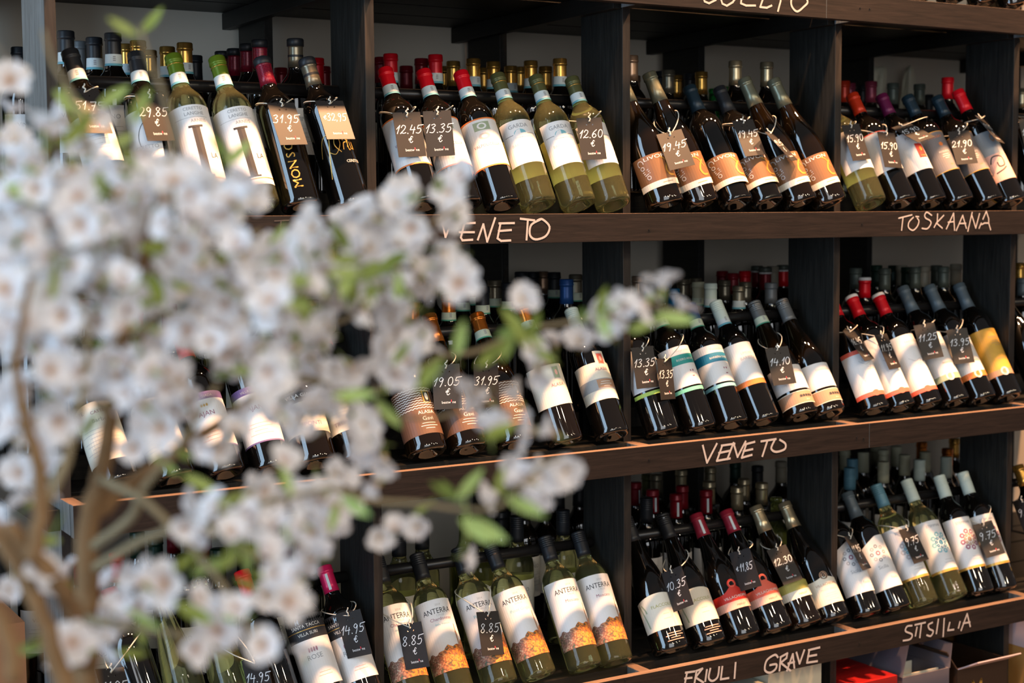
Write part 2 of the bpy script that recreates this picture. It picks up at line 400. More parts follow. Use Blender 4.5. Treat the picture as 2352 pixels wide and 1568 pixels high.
class Lab:
    """flat print wrapped on the body of a bottle; u along the girth, v up the axis"""
    def __init__(s, shape): s.mb = MB(); s.sh = shape
    def P(s, u, v, lay):
        r0 = r_at(s.sh, max(.02, min(v, .29))); r = r0 + 0.0003 + 0.00022 * lay; a = u / 0.0375
        return (r * math.sin(a), -r * math.cos(a), v)
    def rect(s, u0, v0, u1, v1, mn, lay=0, top=None):
        n = max(1, int(abs(u1 - u0) / 0.005)); q = max(1, int(abs(v1 - v0) / 0.02)); vs = []; fs = []
        for j in range(q + 1):
            for i in range(n + 1):
                u = u0 + (u1 - u0) * i / n; t = j / q
                vt = v1 if top is None else top(u)
                vs.append(s.P(u, v0 + (vt - v0) * t, lay))
        for j in range(q):
            for i in range(n):
                a = j * (n + 1) + i; fs.append((a, a + 1, a + n + 2, a + n + 1))
        s.mb.add(vs, fs, mn)
    def disc(s, u, v, ru, rv, mn, lay=1, n=14, inner=0.0):
        vs = []; fs = []
        for i in range(n):
            a = 2 * PI * i / n; vs.append(s.P(u + ru * math.cos(a), v + rv * math.sin(a), lay))
        if inner <= 0: fs.append(tuple(range(n)))
        else:
            for i in range(n):
                a = 2 * PI * i / n; vs.append(s.P(u + ru * inner * math.cos(a), v + rv * inner * math.sin(a), lay))
            for i in range(n): fs.append((i, (i + 1) % n, n + (i + 1) % n, n + i))
        s.mb.add(vs, fs, mn)
    def text(s, t, u, v, size, mn, lay=1, rot=0.0, sx=1.0):
        vs, fs = text_polys(t); c, q = math.cos(rot), math.sin(rot)
        s.mb.add([s.P(u + (x * sx * c - y * q) * size, v + (x * sx * q + y * c) * size, lay) for x, y in vs], fs, mn)
    def line(s, pts, wd, mn, lay=1):
        for qd in ribbon_quads(pts, wd): k_ = len(s.mb.f) % 20; s.mb.add([s.P(x, y, lay + k_ * .02) for x, y in qd], [(0, 1, 2, 3)], mn)
    def lines(s, u, v, n, dv, w_, wd, mn, lay=1):
        for i in range(n):
            ww = w_ * (0.75 + 0.25 * math.sin(i * 2.3)); s.rect(u - ww / 2, v - i * dv - wd / 2, u + ww / 2, v - i * dv + wd / 2, mn, lay)
    def mesh(s): return s.mb.mesh('label', False)
HW = 0.052   # half width of a full label
def label_mesh(key):
    k = ('l', key)
    if k in _cache: return _cache[k]
    sh = 'burg' if key in ('livo', 'script', 'white_tan', 'white_tan2', 'flaccolo', 'villa_red', 'villa_red2', 'villa_green', 'villa_white', 'giada') else 'bord'
    L = Lab(sh)
    if key == 'red_crest':
        L.rect(-HW, .076, HW, .178, 'paper_white'); L.rect(-HW, .0745, HW, .0775, 'ink_orange', 1); L.rect(-HW, .1765, HW, .1795, 'ink_orange', 1)
        L.rect(-.017, .153, .017, .171, 'ink_sage', 1); L.disc(0, .162, .010, .007, 'paper_white', 2, inner=.6); L.disc(0, .140, .012, .007, 'ink_soft', 1, inner=.55)
        L.text('VALPOLICELLA', 0, .118, .0085, 'ink_plum', 1); L.lines(0, .110, 2, .005, .026, .0012, 'ink_soft'); L.text('2012', 0, .088, .006, 'ink_soft')
    elif key == 'garda':
        L.rect(-HW * .8, .082, HW * .8, .178, 'paper_white'); L.text('GARDA', 0, .161, .0125, 'ink_grey')
        L.disc(0, .148, .013, .0095, 'ink_sky', 1, inner=.0); L.rect(-.03, .1395, .03, .148, 'paper_white', 2); L.rect(-.034, .146, -.015, .1475, 'ink_grey', 3); L.rect(.015, .146, .034, .1475, 'ink_grey', 3)
        L.text('BARDOLINO', 0, .121, .0085, 'ink_soft', 1); L.lines(0, .108, 3, .006, .02, .0011, 'ink_soft')
    elif key == 'ceretto':
        L.rect(-HW, .032, HW, .186, 'paper_white'); L.rect(.000, .047, .014, .146, 'ink_black', 1); L.rect(-.006, .142, .020, .146, 'ink_black', 2); L.rect(-.006, .047, .020, .050, 'ink_black', 2)
        L.rect(-HW, .043, HW, .0445, 'ink_gold', 2); L.text('CERETTO', .01, .176, .0085, 'ink_grey'); L.text('LANGHE', .01, .166, .0095, 'ink_grey'); L.text('ARNEIS', .015, .152, .0088, 'ink_grey')
        L.rect(-.03, .1615, .035, .162, 'ink_grey', 1); L.text('LA', .030, .082, .014, 'ink_black')
    elif key == 'ceretto_white':
        L.rect(-HW, .07, HW * .4, .175, 'paper_white'); L.line(ell(.03, .12, .05, .045, 14, PI * .55, PI * 1.1), .0012, 'ink_black'); L.text('CERETTO', -.008, .10, .010, 'ink_grey')
    elif key == 'monsordo':
        u = 0.006
        for i, ch in enumerate('MONSORDO'):
            L.text(ch, u, .036 + i * .0185, .024, 'ink_gold', 1, rot=PI / 2)
    elif key == 'arlu':
        L.line(S([(-.028, .055), (-.010, .135), (.012, .178), (.014, .160), (-.005, .120), (.004, .100)], 8), .0016, 'ink_gold')
        L.line(S([(-.036, .098), (-.024, .132), (-.002, .138), (.006, .118), (-.006, .098), (-.018, .104)], 8), .0011, 'ink_gold')
        L.line(S([(.010, .104), (.013, .116), (.018, .118)], 6), .0016, 'ink_gold'); L.line(S([(.020, .108), (.024, .128), (.020, .150), (.022, .106), (.026, .104)], 6), .0014, 'ink_gold')
        L.line(S([(.027, .118), (.029, .106), (.034, .106), (.034, .118), (.036, .104)], 6), .0014, 'ink_gold'); L.line([(.012, .122), (.016, .127), (.020, .122)], .001, 'ink_gold')
        L.text('CERETTO', .026, .078, .008, 'ink_white')
    elif key == 'livo':
        L.rect(-HW, .036, HW, .108, 'paper_brown'); L.rect(-HW, .036, HW, .049, 'paper_cream', 1); L.text('LIVON', .002, .097, .0105, 'ink_white', 2, sx=1.6)
        L.text('Collio', -.032, .078, .020, 'ink_soft', 2, rot=-1.25); L.line(S([(.030, .088), (.022, .080), (.017, .068), (.022, .057), (.033, .056)], 8), .0042, 'ink_gold', 2)
        L.line(S([(.012, .097), (.020, .092), (.026, .082), (.030, .074)], 6), .0022, 'ink_gold', 2); L.lines(.012, .0425, 1, .005, .03, .0015, 'ink_tan', 2)
    elif key in ('green_lab', 'tosc', 'poggio_w'):
        L.rect(-HW, .078, HW, .178, 'paper_white')
        if key == 'green_lab': L.rect(-.01, .120, HW, .135, 'ink_green', 1); L.lines(.02, .10, 3, .006, .02, .001, 'ink_soft')
        if key == 'tosc': L.rect(-HW, .0775, -HW + .006, .178, 'ink_coral', 1); L.rect(-HW, .1765, HW, .179, 'ink_coral', 1); L.text('POGGIO', .012, .155, .010, 'ink_soft'); L.lines(.02, .10, 3, .006, .02, .001, 'ink_soft')
        if key == 'poggio_w':
            L.text('POGGIO', .006, .160, .0095, 'ink_grey'); L.rect(.004, .108, .030, .146, 'ink_red', 1); L.disc(.018, .132, .005, .006, 'ink_gold', 2); L.rect(.008, .112, .026, .115, 'ink_orange', 2); L.lines(.02, .095, 2, .006, .02, .001, 'ink_soft')
    elif key == 'poggio_g':
        L.rect(-HW, .078, HW, .182, 'paper_mid_grey'); L.rect(-HW, .0772, HW, .0788, 'ink_gold', 1); L.rect(-HW, .1812, HW, .1828, 'ink_gold', 1)
        L.text('POGGIO', 0, .166, .0095, 'ink_orange'); L.disc(.006, .148, .006, .006, 'ink_orange', 1, n=5); L.text('AUGUSTO', .006, .126, .0062, 'ink_white'); L.lines(.006, .12, 3, .005, .022, .001, 'ink_white'); L.text('2013', .012, .09, .0055, 'ink_gold')
    elif key == 'swirl':
        L.rect(-HW, .052, HW, .176, 'paper_grey', 0); L.rect(-HW, .052, HW, .118, 'ink_pink', 1); L.disc(.010, .158, .007, .011, 'ink_tan', 1, inner=.5)
        L.line(S([(-.022, .098), (-.012, .112), (.010, .108), (.010, .088), (-.004, .086), (-.006, .096)], 8), .003, 'ink_black', 2); L.line(S([(.012, .082), (.000, .076), (-.018, .072)], 6), .003, 'ink_black', 2)
    elif key == 'script':
        L.rect(-HW, .030, HW, .130, 'paper_script')
        for i in range(9): L.line([(-HW + .002 + .0036 * j, .126 - i * .0052 + (.0012 if j % 2 else -.0006) * (1 + .4 * math.sin(i + j))) for j in range(19)] if i in (2, 3, 4, 5) else [(-HW + .002 + .0036 * j, .126 - i * .0052 + (.0012 if j % 2 else -.0006) * (1 + .4 * math.sin(i + j))) for j in range(28)], .0013, 'ink_white')
        L.rect(.017, .094, .034, .121, 'ink_gold', 1); L.rect(.0195, .0965, .0315, .1185, 'ink_black', 2); L.disc(.0255, .108, .004, .008, 'paper_cream', 3); L.text('ALASIA', .016, .072, .010, 'ink_white'); L.text('Gavi', .016, .058, .012, 'ink_white'); L.lines(.016, .052, 3, .0055, .036, .0011, 'ink_white')
    elif key in ('alasia', 'alasia2'):
        L.rect(-HW, .074, HW, .158, 'paper_cream')
        L.rect(.006, .148, .034, .184 if key == 'alasia2' else .152, 'paper_cream', 1); y = .166 if key == 'alasia2' else .140
        L.rect(.012, y - .013, .029, y + .013, 'ink_soft', 2); L.rect(.0135, y - .0115, .0275, y + .0115, 'ink_coral' if key == 'alasia2' else 'ink_sage', 3); L.disc(.0205, y, .0035, .006, 'ink_pink', 4)
        L.text('ALASIA', .016, .139 if key == 'alasia2' else .112, .0098, 'ink_plum', 3)
        if key == 'alasia2': L.rect(-HW, .096, HW, .121, 'paper_grey', 1); L.rect(-.004, .1, HW, .119, 'ink_tan', 2); L.lines(.016, .113, 3, .005, .03, .0013, 'ink_white', 3)
    elif key in ('w_lime', 'w_teal', 'w_blue', 'w_orange'):
        a, b = {'w_lime': ('ink_lime', None), 'w_teal': ('ink_mint', 'ink_teal'), 'w_blue': ('ink_sky', 'ink_blue'), 'w_orange': ('ink_orange', None)}[key]
        L.rect(-HW, .094, HW, .184, 'paper_white'); L.rect(-HW, .082, HW, .090 if key != 'w_orange' else .094, a, 0); 
        if b: L.rect(-HW, .143, HW, .165, b, 1); L.text('BARBERA D\'ASTI' if key == 'w_blue' else 'ROERO ARNEIS', .012, .151, .0068, 'ink_white', 2)
        L.text('Fenocchio' if key != 'w_orange' else 'LIMONE', .012, .171 if b else .155, .0085, 'ink_soft')
        if key == 'w_orange': L.text('BARBERA', .012, .142, .010, 'ink_soft')
        if b: L.rect(.012, .124, .022, .128, 'ink_plum', 1); L.rect(.014, .112, .020, .1145, 'ink_plum', 1)
    elif key in ('white_tan', 'white_tan2'):
        L.rect(-HW, .058, HW, .118, 'paper_white'); L.rect(-HW, .022, HW, .052, 'ink_tan', 0); L.rect(-HW, .051, HW, .0525, 'paper_cream', 1); L.rect(-HW, .0215, HW, .023, 'paper_cream', 1)
        L.text('CHARDONNAY', .014, .099, .0062, 'ink_soft')
        for i in range(5): L.disc(.004 + i * .0065, .040, .0032, .003, 'ink_black', 1, n=8)
        L.rect(.0, .0365, .034, .0375, 'ink_black', 1); L.text('2014', .018, .028, .005, 'paper_cream')
    elif key in ('red_bands', 'red_seal', 'red_seal2'):
        L.rect(-HW, .034, HW, .178 if key != 'red_bands' else .136, 'paper_white')
        if key == 'red_bands': L.rect(-HW, .136, HW, .146, 'ink_coral', 0)
        L.rect(-HW, .030, HW, .040, 'ink_coral', 1); L.disc(.004, .036, .010, .0075, 'ink_coral', 2)
        L.text('FARNESE' if key != 'red_bands' else 'FANTINI', .014, .156 if key != 'red_bands' else .115, .0085, 'ink_soft'); L.line(S([(-.01, .118), (.004, .108), (.02, .112), (.01, .09)], 6), .0011, 'ink_soft'); L.lines(.014, .10, 2, .004, .02, .001, 'ink_soft')
    elif key in ('seal_green', 'seal_orange', 'seal_yellow'):
        base = 'paper_yellow' if key == 'seal_yellow' else 'paper_white'; b = {'seal_green': 'ink_sage', 'seal_orange': 'ink_orange', 'seal_yellow': 'ink_tan'}[key]
        L.rect(-HW, .052, HW, .168, base); L.rect(-HW, .050, HW, .064, b, 1); L.disc(.002, .058, .0105, .0105, 'ink_white', 2, n=18); L.disc(.002, .058, .008, .008, 'paper_cream', 3, n=18, inner=.8)
        L.text('FARNESE', .014, .142, .0092, 'ink_tan' if key == 'seal_yellow' else 'ink_soft'); L.lines(.014, .136, 3, .006, .032, .001, 'ink_tan' if key == 'seal_yellow' else 'ink_soft'); L.text('PRIMITIVO', .012, .088, .0065, 'ink_tan')
    elif key.startswith('anterra'):
        L.rect(-HW, .042, HW, .192, 'paper_white')
        L.rect(-HW, .042, HW, .100, 'village_print', 1, top=lambda u: .088 + .012 * (u / HW) + .0025 * math.sin(u * 330) + .003 * math.sin(u * 150 + 1))
        L.rect(.031, .09, .036, .12, 'ink_tan', 1); L.line([(.0335, .115), (.0335, .135)], .0022, 'ink_tan')
        L.text('ANTERRA', .004, .162, .0160, 'ink_black', 1, sx=.86); L.text('CALLE', .008, .156, .006, 'ink_soft')
        w2, c2 = {'anterra_c': ('Chardonnay', 'ink_plum'), 'anterra_p': ('Pinot Grigio', 'ink_sky'), 'anterra_m': ('Moscato', 'ink_plum')}[key]
        L.text(w2, .008, .141 if key != 'anterra_c' else .147, .0095, c2); L.text('2014', .008, .178, .006, 'ink_soft')
        if key == 'anterra_c': L.text('delle Venezie', .008, .137, .006, 'ink_sky')
    elif key == 'flaccolo':
        L.rect(-HW, .046, HW, .120, 'paper_cream', 0, top=lambda u: .110 + .012 * math.cos(u * 28)); L.text('FLACCOLO', .006, .092, .0095, 'ink_olive'); L.line(S([(-.044, .106), (-.040, .090), (-.036, .070), (-.034, .056)], 5), .003, 'ink_sage'); L.line(S([(-.038, .106), (-.033, .096), (-.031, .088)], 5), .003, 'ink_sage')
        L.line([(-.045, .051), (.046, .051)], .0007, 'ink_tan'); L.lines(.008, .076, 2, .01, .018, .001, 'ink_pink'); L.lines(.012, .034, 4, .005, .044, .0014, 'ink_pink', 0)
    elif key in ('villa_red', 'villa_red2', 'villa_green'):
        a, b = ('ink_olive', 'paper_cream') if key == 'villa_green' else ('ink_red' if key == 'villa_red' else 'ink_coral', 'ink_pink')
        L.rect(-HW, .062, HW, .081, b); L.rect(-HW, .080, HW, .103, a, 1, top=lambda u: .100 + .016 * math.exp(-((u - .008) / .016) ** 2)); L.disc(.008, .119, .010, .011, a, 1, n=16); L.disc(.008, .119, .0075, .008, 'ink_coral' if key != 'villa_green' else 'ink_olive', 2, n=16, inner=.75)
        L.text('VILLACHIOPRIS', .010, .086, .0085, 'ink_white' if key != 'villa_green' else 'ink_olive', 2); L.text('MERLOT', .014, .068, .006, 'ink_coral' if key != 'villa_green' else 'ink_olive')
    elif key == 'villa_white':
        L.rect(-HW, .034, HW, .095, 'paper_cream', 0, top=lambda u: .094 + .006 * math.exp(-((u - .008) / .016) ** 2)); L.disc(.008, .102, .010, .010, 'ink_tan', 1, n=18); L.disc(.008, .102, .0085, .0085, 'ink_black', 2, n=18, inner=.8)
        L.disc(.008, .102, .004, .005, 'ink_black', 2, n=6, inner=.4); L.text('VILLACHIOPRIS', .010, .078, .0082, 'ink_tan'); L.text('PINOT GRIGIO', .010, .066, .0062, 'ink_soft'); L.lines(.010, .058, 4, .005, .034, .0008, 'ink_soft')
    elif key in ('star_w', 'star_w2'):
        L.rect(-HW, .050, HW, .20, 'paper_white', 0, top=lambda u: .148 + .03 * min(1, max(0, (u + HW) / .06)))
        for q in range(8):
            a = q * PI / 4; L.disc(.000 + .016 * math.cos(a), .136 + .017 * math.sin(a), .005, .005, 'ink_soft' if q % 2 else 'ink_grey', 1, n=6, inner=.45)
        L.disc(0, .136, .006, .006, 'ink_plum', 1, inner=.5, n=8); L.text('Sicilia', .0, .098, .012, 'ink_grey'); L.text('Feudo', .018, .070, .0085, 'ink_pink')
    elif key in ('stem_b', 'stem_p', 'stem_k'):
        c1, c2 = {'stem_b': ('ink_sky', 'ink_blue'), 'stem_p': ('ink_soft', 'ink_sky'), 'stem_k': ('ink_plum', 'ink_tan')}[key]
        L.rect(-HW, .062, HW, .186, 'paper_white'); L.rect(-HW, .060, HW, .066, 'ink_gold', 1); L.text('STEMMARI', .004, .170, .0088, 'ink_grey')
        for q in range(8):
            a = q * PI / 4 + .2; L.disc(.006 + .020 * math.cos(a), .130 + .021 * math.sin(a), .0068, .0068, c1, 1, n=6, inner=.4)
            L.disc(.006 + .012 * math.cos(a + .39), .130 + .012 * math.sin(a + .39), .0042, .0042, c2, 1, n=6, inner=.3)
        L.disc(.006, .130, .006, .007, c2, 1, n=8); L.lines(.01, .088, 2, .007, .03, .001, 'ink_soft')
    elif key == 'giada':
        L.rect(-HW, .055, HW, .115, 'paper_cream', 0, top=lambda u: .108 + .010 * math.cos(u * 28)); L.rect(-HW, .118, HW, .14, 'ink_black', 0, top=lambda u: .132 + .010 * math.cos(u * 28)); L.text('VILLA GIADA', 0, .128, .010, 'ink_white'); L.text('TREPONTI', .0, .068, .011, 'ink_plum'); L.lines(0, .1, 3, .007, .06, .001, 'ink_soft')
    elif key in ('ajan', 'ajan2'):
        L.rect(-HW, .050, HW, .145, 'paper_white'); L.rect(-HW, .145, HW, .160, 'ink_purple', 0); L.rect(-HW, .047, HW, .050, 'ink_purple', 0); L.text('VILLA GIADA', 0, .149, .007, 'ink_soft', 1); L.text('AJAN', 0, .112, .013, 'ink_plum'); L.disc(-.005, .133, .002, .003, 'ink_gold'); L.disc(0, .133, .002, .003, 'ink_gold'); L.disc(.005, .133, .002, .003, 'ink_gold'); L.lines(0, .085, 4, .007, .05, .001, 'ink_pink')
    elif key == 'letter':
        L.rect(-HW, .040, HW, .155, 'paper_cream', 0, top=lambda u: .148 + .010 * math.cos(u * 28)); L.text('VITE', -.028, .140, .010, 'ink_grey'); L.text('CASTELLO', .014, .135, .0085, 'ink_plum'); L.text('Barbera', .010, .118, .011, 'ink_grey'); L.lines(0, .105, 8, .007, .08, .0009, 'ink_soft')
    elif key == 'rose':
        L.rect(-HW, .060, HW, .150, 'paper_white'); L.rect(-HW, .150, HW, .196, 'ink_black', 0); L.rect(-HW, .168, HW, .169, 'ink_gold', 1); L.text('SANTA TACCA', 0, .173, .009, 'ink_white', 1); L.text('VILLA SURI', 0, .158, .0085, 'ink_white', 1); L.text('ROSE', 0, .112, .013, 'ink_grey')
        for i in range(4): L.disc(-.0075 + i * .005, .130, .0019, .0045, 'ink_plum')
        L.lines(.01, .085, 2, .006, .03, .001, 'ink_pink')
    elif key == 'orange_top':
        L.rect(-HW, .06, HW, .135, 'paper_white'); L.rect(-HW, .135, HW, .148, 'ink_orange'); L.rect(-HW, .05, HW, .06, 'ink_gold')
    else:
        L.rect(-HW * .85, .075, HW * .85, .165, 'paper_white'); L.text('VINO', 0, .14, .012, 'ink_grey'); L.lines(0, .125, 4, .008, .05, .001, 'ink_soft')
    _cache[k] = L.mesh(); return _cache[k]
def back_label_mesh():
    k = 'bl'
    if k not in _cache:
        L = Lab('bord'); L.rect(-.03, .07, .03, .165, 'paper_cream'); _cache[k] = L.mesh()
    return _cache[k]

def bottle(base, axis, L, shape, glass, cap, style, band, label, lrot, look, place, group):
    root = bpy.data.objects.new('wine_bottle', None); COL.objects.link(root); root.empty_display_size = 0.02
    z = Vector(axis).normalized()
    y = Vector((0, 1, 0)); y = (y - z * y.dot(z)).normalized(); x = y.cross(z).normalized()
    M = Matrix((x, y, z)).transposed().to_4x4() @ Matrix.Rotation(lrot, 4, 'Z') @ Matrix.Diagonal((1, 1, L / 0.30, 1))
    M.translation = base; root.matrix_world = M
    tag(root, (look + ', ' + place), 'bottle', group)
    g = link('glass', glass_mesh(shape, glass), root)
    if cap: link('capsule', capsule_mesh(shape, cap, style), root)
    if band: link('neck_band', band_mesh(shape, band), root)
    if label: link('label', label_mesh(label), root)
    if label and glass in ('pale_glass',):
        b = link('back_label', back_label_mesh(), root); b.rotation_euler = (0, 0, PI)
    return root

# ------------------------------------------------------------------ the room
def setting(name, x0, x1, y0, y1, z0, z1, mn):
    mb = MB(); mb.box(x0, x1, y0, y1, z0, z1, mn); o = link(name, mb.mesh(name)); o['kind'] = 'structure'; return o
mat('plaster', (0.74, 0.66, 0.54), 0.9, noise=0.10, nscale=3.0, bump=0.2)
mat('floor_stone', (0.16, 0.14, 0.12), 0.6, noise=0.2, nscale=6)
FLOOR = -0.50
setting('wall_back', -3.0, 6.0, 0.7975, 0.90, FLOOR, 3.2, 'plaster')
setting('floor', -3.0, 6.0, -5.2, 0.7975, FLOOR - 0.06, FLOOR, 'floor_stone')

# ------------------------------------------------------------------ the rack
ZT = [1.69171, 1.20419, 0.71393, 0.22475]; HB = 0.058; T = 0.0198; D1 = 0.0826; DP = 0.1587; YB = 0.5934; DB = 0.157
XP = [0.2806, 0.8841, 1.4841, 2.0841, 2.6841, 3.2841]
rack = bpy.data.objects.new('wine_rack', None); COL.objects.link(rack); rack.location = (0.28, 0.0, FLOOR)
tag(rack, 'dark-stained wooden wine rack of posts, slats and chalked front boards', 'rack')
ROFF = Vector(rack.location)
def rpart(name, mb, bev=0.0015, kind=None, smooth=False, parent=None):
    off = ROFF
    mb.v = [(a - off.x, b - off.y, c - off.z) for a, b, c in mb.v]
    o = link(name, mb.mesh(name, smooth), parent or rack, kind)
    if bev: bevel(o, bev, 2)
    return o
for i, x in enumerate(XP):
    mb = MB(); mb.box(x, x + T, D1, D1 + DP, FLOOR, 2.40, 'daylit_end_wood' if i == 0 else 'post_wood', front='post_edge_wood'); rpart('post', mb, 0.001)
    mb = MB(); mb.box(x, x + T, YB, YB + DB, FLOOR, 2.40, 'rail_wood'); rpart('post', mb, 0.001)
XE = 3.6
boards = {}
ZT.append(2.180)
for k, z in enumerate(ZT):
    cuts = {0: [0.27, 1.98, XE], 2: [XP[0], 2.123, XE], 1: [0.27, XE], 3: [0.28, XE], 4: [0.27, XE]}[k]
    boards[k] = []
    for a, b in zip(cuts[:-1], cuts[1:]):
        mb = MB(); mb.box(a + .0006, b - .0006, 0.0, 0.019, z - HB, z, 'board_wood', top='board_top_wood', left='daylit_end_wood'); boards[k].append(rpart('front_board', mb, 0.0008))
    for i, x in enumerate(XP):
        mb = MB(); mb.box(x - (.004 if i else 0), x + T + .003, 0.0195, D1 - .0005, z - HB + .002, z - .0004, 'rail_wood', top='rail_top_wood', left='daylit_end_wood'); rpart('rail_block', mb, 0.0008)
        if x + T < XE:
            mb = MB(); mb.box(x - 0.022, x - 0.0005, D1 + .002, 0.796, z - HB, z - 0.0205, 'rail_wood'); rpart('rail', mb, 0.001)
            mb = MB()
    for i in range(len(XP)):
        xa = XP[i] + T + .001; xb = (XP[i + 1] if i + 1 < len(XP) else XE) - .001
        for (y0, y1) in ((0.066, 0.122), (0.132, 0.290), (0.300, 0.470), (0.480, 0.628), (0.638, 0.792)):
            mb = MB(); mb.box(xa + rnd.uniform(0, .002), xb, y0, y1, z - .020, z - rnd.uniform(0, .0006), 'slat_wood'); rpart('slat', mb, 0.0)
    for i in range(len(XP)):
        xa = XP[i] + T + .0005; xb = (XP[i + 1] if i + 1 < len(XP) else XE) - .0005
        if k in (0, 4): continue
        mb = MB(); tube(mb, [(xa, 0.212, z + .246), (xb, 0.212, z + .246)], 0.0115, 'rod_steel', 16); rpart('rod', mb, 0, smooth=False).data.polygons.foreach_set('use_smooth', [True] * 18)
for k in (1, 2):
    for i in range(len(XP)):
        xa = XP[i] + T + .001; xb = (XP[i + 1] if i + 1 < len(XP) else XE) - .001
        for (y0, y1) in ((0.256, 0.400), (0.406, 0.590), (0.596, 0.790)):
            mb = MB(); mb.box(xa, xb, y0, y1, ZT[k] + .0004, ZT[k] + .045, 'slat_wood'); rpart('riser_board', mb, 0.0)
# screws near the board joints
for px, py, k in ((1976, 18, 0), (1998, 20, 0), (1968, 1004, 2), (1984, 1006, 2), (1491, 527, 1), (1491, 1055, 2), (1980, 514, 1), (1436, 1560, 3), (1974, 1476, 3)):
    p = hit(px, py, 1, 0.0); mb = MB()
    tube(mb, [(p.x, 0.0002, p.z), (p.x, -0.0012, p.z)], 0.0019, 'rod_steel', 10); rpart('screw', mb, 0)

# chalk writing traced on the front boards
def chalk(k, strokes, wpx=5.0, mn='chalk', board=0, cr=None):
    mb = MB()
    for st in strokes:
        pts = [cr(p) for p in st] if cr else st
        P = [hit(x, y, 1, 0.0) for x, y in pts]
        l = [(p.x, p.z) for p in P]
        wd = wpx / F_PX * (P[0] - CAM).dot(FW)
        for q in ribbon_quads(l, wd): k_ = len(mb.f) % 40; mb.add([(a, -0.0006 - k_ * 4e-6, b) for a, b in q], [(0, 1, 2, 3)], mn)
    b = boards[k][board]
    mb.v = [(x - ROFF.x, y - ROFF.y, z - ROFF.z) for x, y, z in mb.v]
    o = link('chalk_lettering', mb.mesh('chalk_lettering'), b)
c2 = lambda p: (840 + p[0] / 2.613, p[1] / 2.613)
chalk(1, [[(452,1303),(478,1422),(512,1335)], [(592,1338),(570,1425),(580,1442),(640,1438)], [(595,1340),(655,1337)], [(562,1393),(650,1393)],
  [(672,1438),(705,1345),(728,1450),(776,1308)], [(808,1340),(790,1430),(812,1445),(868,1442)], [(800,1340),(890,1338)], [(796,1386),(872,1380)],
  [(928,1312),(1012,1322)], [(972,1320),(964,1438)], S([(1045,1318),(992,1350),(985,1410),(1020,1436),(1080,1415),(1102,1360),(1060,1316),(1030,1322)])], 5, board=0, cr=c2)
c5 = lambda p: (2040 + p[0] / 9.046, 480 + p[1] / 9.046)
chalk(1, [[(215,190),(490,120)], [(305,170),(275,440)], S([(520,170),(430,270),(420,380),(510,440),(600,360),(635,250),(600,190)]), [(570,155),(630,158)],
  S([(900,130),(800,65),(755,130),(780,190),(860,235),(885,300),(810,405),(700,400)]), [(1022,100),(1015,260),(950,380)], [(1150,130),(1000,290),(1120,395)],
  [(1205,410),(1355,85),(1375,440)], [(1240,275),(1360,260)], [(1410,445),(1545,130),(1620,400)], [(1480,300),(1610,295)], [(1650,460),(1740,70)], [(1735,130),(1815,395),(1895,95)],
  [(1885,400),(1930,290)], [(1965,210),(2035,45),(2085,200),(2085,290),(2125,430)], [(1940,320),(2000,290),(2080,290)]], 3.4, board=0, cr=c5)
c0 = lambda p: (1550 + p[0] / 5.88, p[1] / 5.88)
chalk(0, [[(380,-40),(400,20),(460,45),(550,0)], [(615,-30),(640,50),(700,78),(780,30),(815,-20)], [(915,-160),(890,45),(960,75),(1085,75)], [(1200,-50),(1150,95),(1240,105),(1305,75)],
  [(1440,-90),(1425,20),(1390,150)], S([(1610,-70),(1570,0),(1580,90),(1650,155),(1740,90),(1790,30),(1760,-40),(1700,-90)])], 4.6, board=0, cr=c0)
c6 = lambda p: (1430 + p[0] / 2.8, 540 + p[1] / 2.8)
chalk(2, [[(515,1352),(542,1462),(605,1340)], [(640,1352),(605,1450),(690,1435)], [(635,1352),(720,1340)], [(618,1400),(690,1385)], [(672,1440),(712,1335),(738,1425),(790,1325)],
  [(795,1340),(765,1430),(830,1412)], [(785,1345),(848,1328)], [(775,1388),(835,1375)], [(890,1325),(985,1310)], [(930,1322),(898,1420)],
  S([(975,1320),(955,1370),(985,1392),(1040,1375),(1045,1340),(1010,1315)])], 5, board=0, cr=c6)
cf = lambda p: (1500 + p[0] / 2.7606, 1400 + p[1] / 2.7606)
chalk(3, [[(215,395),(200,470)], [(205,398),(262,390)], [(200,435),(245,430)], [(275,385),(262,462)], [(272,388),(312,372),(268,428),(318,460)], [(340,380),(330,452)],
  S([(362,372),(352,430),(375,450),(408,425),(418,362)]), [(438,360),(428,440),(478,432)], [(522,335),(515,432)]], 5, board=0, cr=cf)
chalk(3, [  S([(790,300),(770,285),(720,320),(708,380),(740,398),(775,375),(780,345),(740,350)]), [(808,300),(800,385)], [(805,300),(850,275),(845,305),(808,335),(870,385)], [(848,385),(885,280),(895,368)], [(855,340),(895,330)],
  [(908,270),(928,340),(958,255)], [(990,252),(975,335),(1040,325)], [(985,255),(1055,238)], [(980,295),(1035,285)]], 5, board=0, cr=cf)
chalk(3, [S([(1640,100),(1610,105),(1600,135),(1640,155),(1630,185),(1585,195)]), [(1672,110),(1662,165)], [(1660,95),(1725,80)], [(1700,88),(1690,175)], S([(1770,80),(1745,95),(1750,120),(1775,135),(1760,165),(1735,160)]),
  [(1808,60),(1795,150)], [(1845,55),(1838,168)], [(1880,80),(1868,130),(1905,125)], [(1945,75),(1935,115)], [(1952,130),(1990,25),(2010,105)], [(1965,85),(2008,78)]], 4.2, board=0, cr=cf)
c7 = lambda p: (500 + p[0] / 2.76, 500 + p[1] / 2.76)
chalk(1, [S([(170,40),(135,90),(160,150),(210,120),(200,60)]), [(360,20),(450,15)], [(400,20),(395,110)], [(505,20),(500,140),(570,130)], [(500,80),(560,70)]], 2.4, 'faint_chalk', 0, c7)

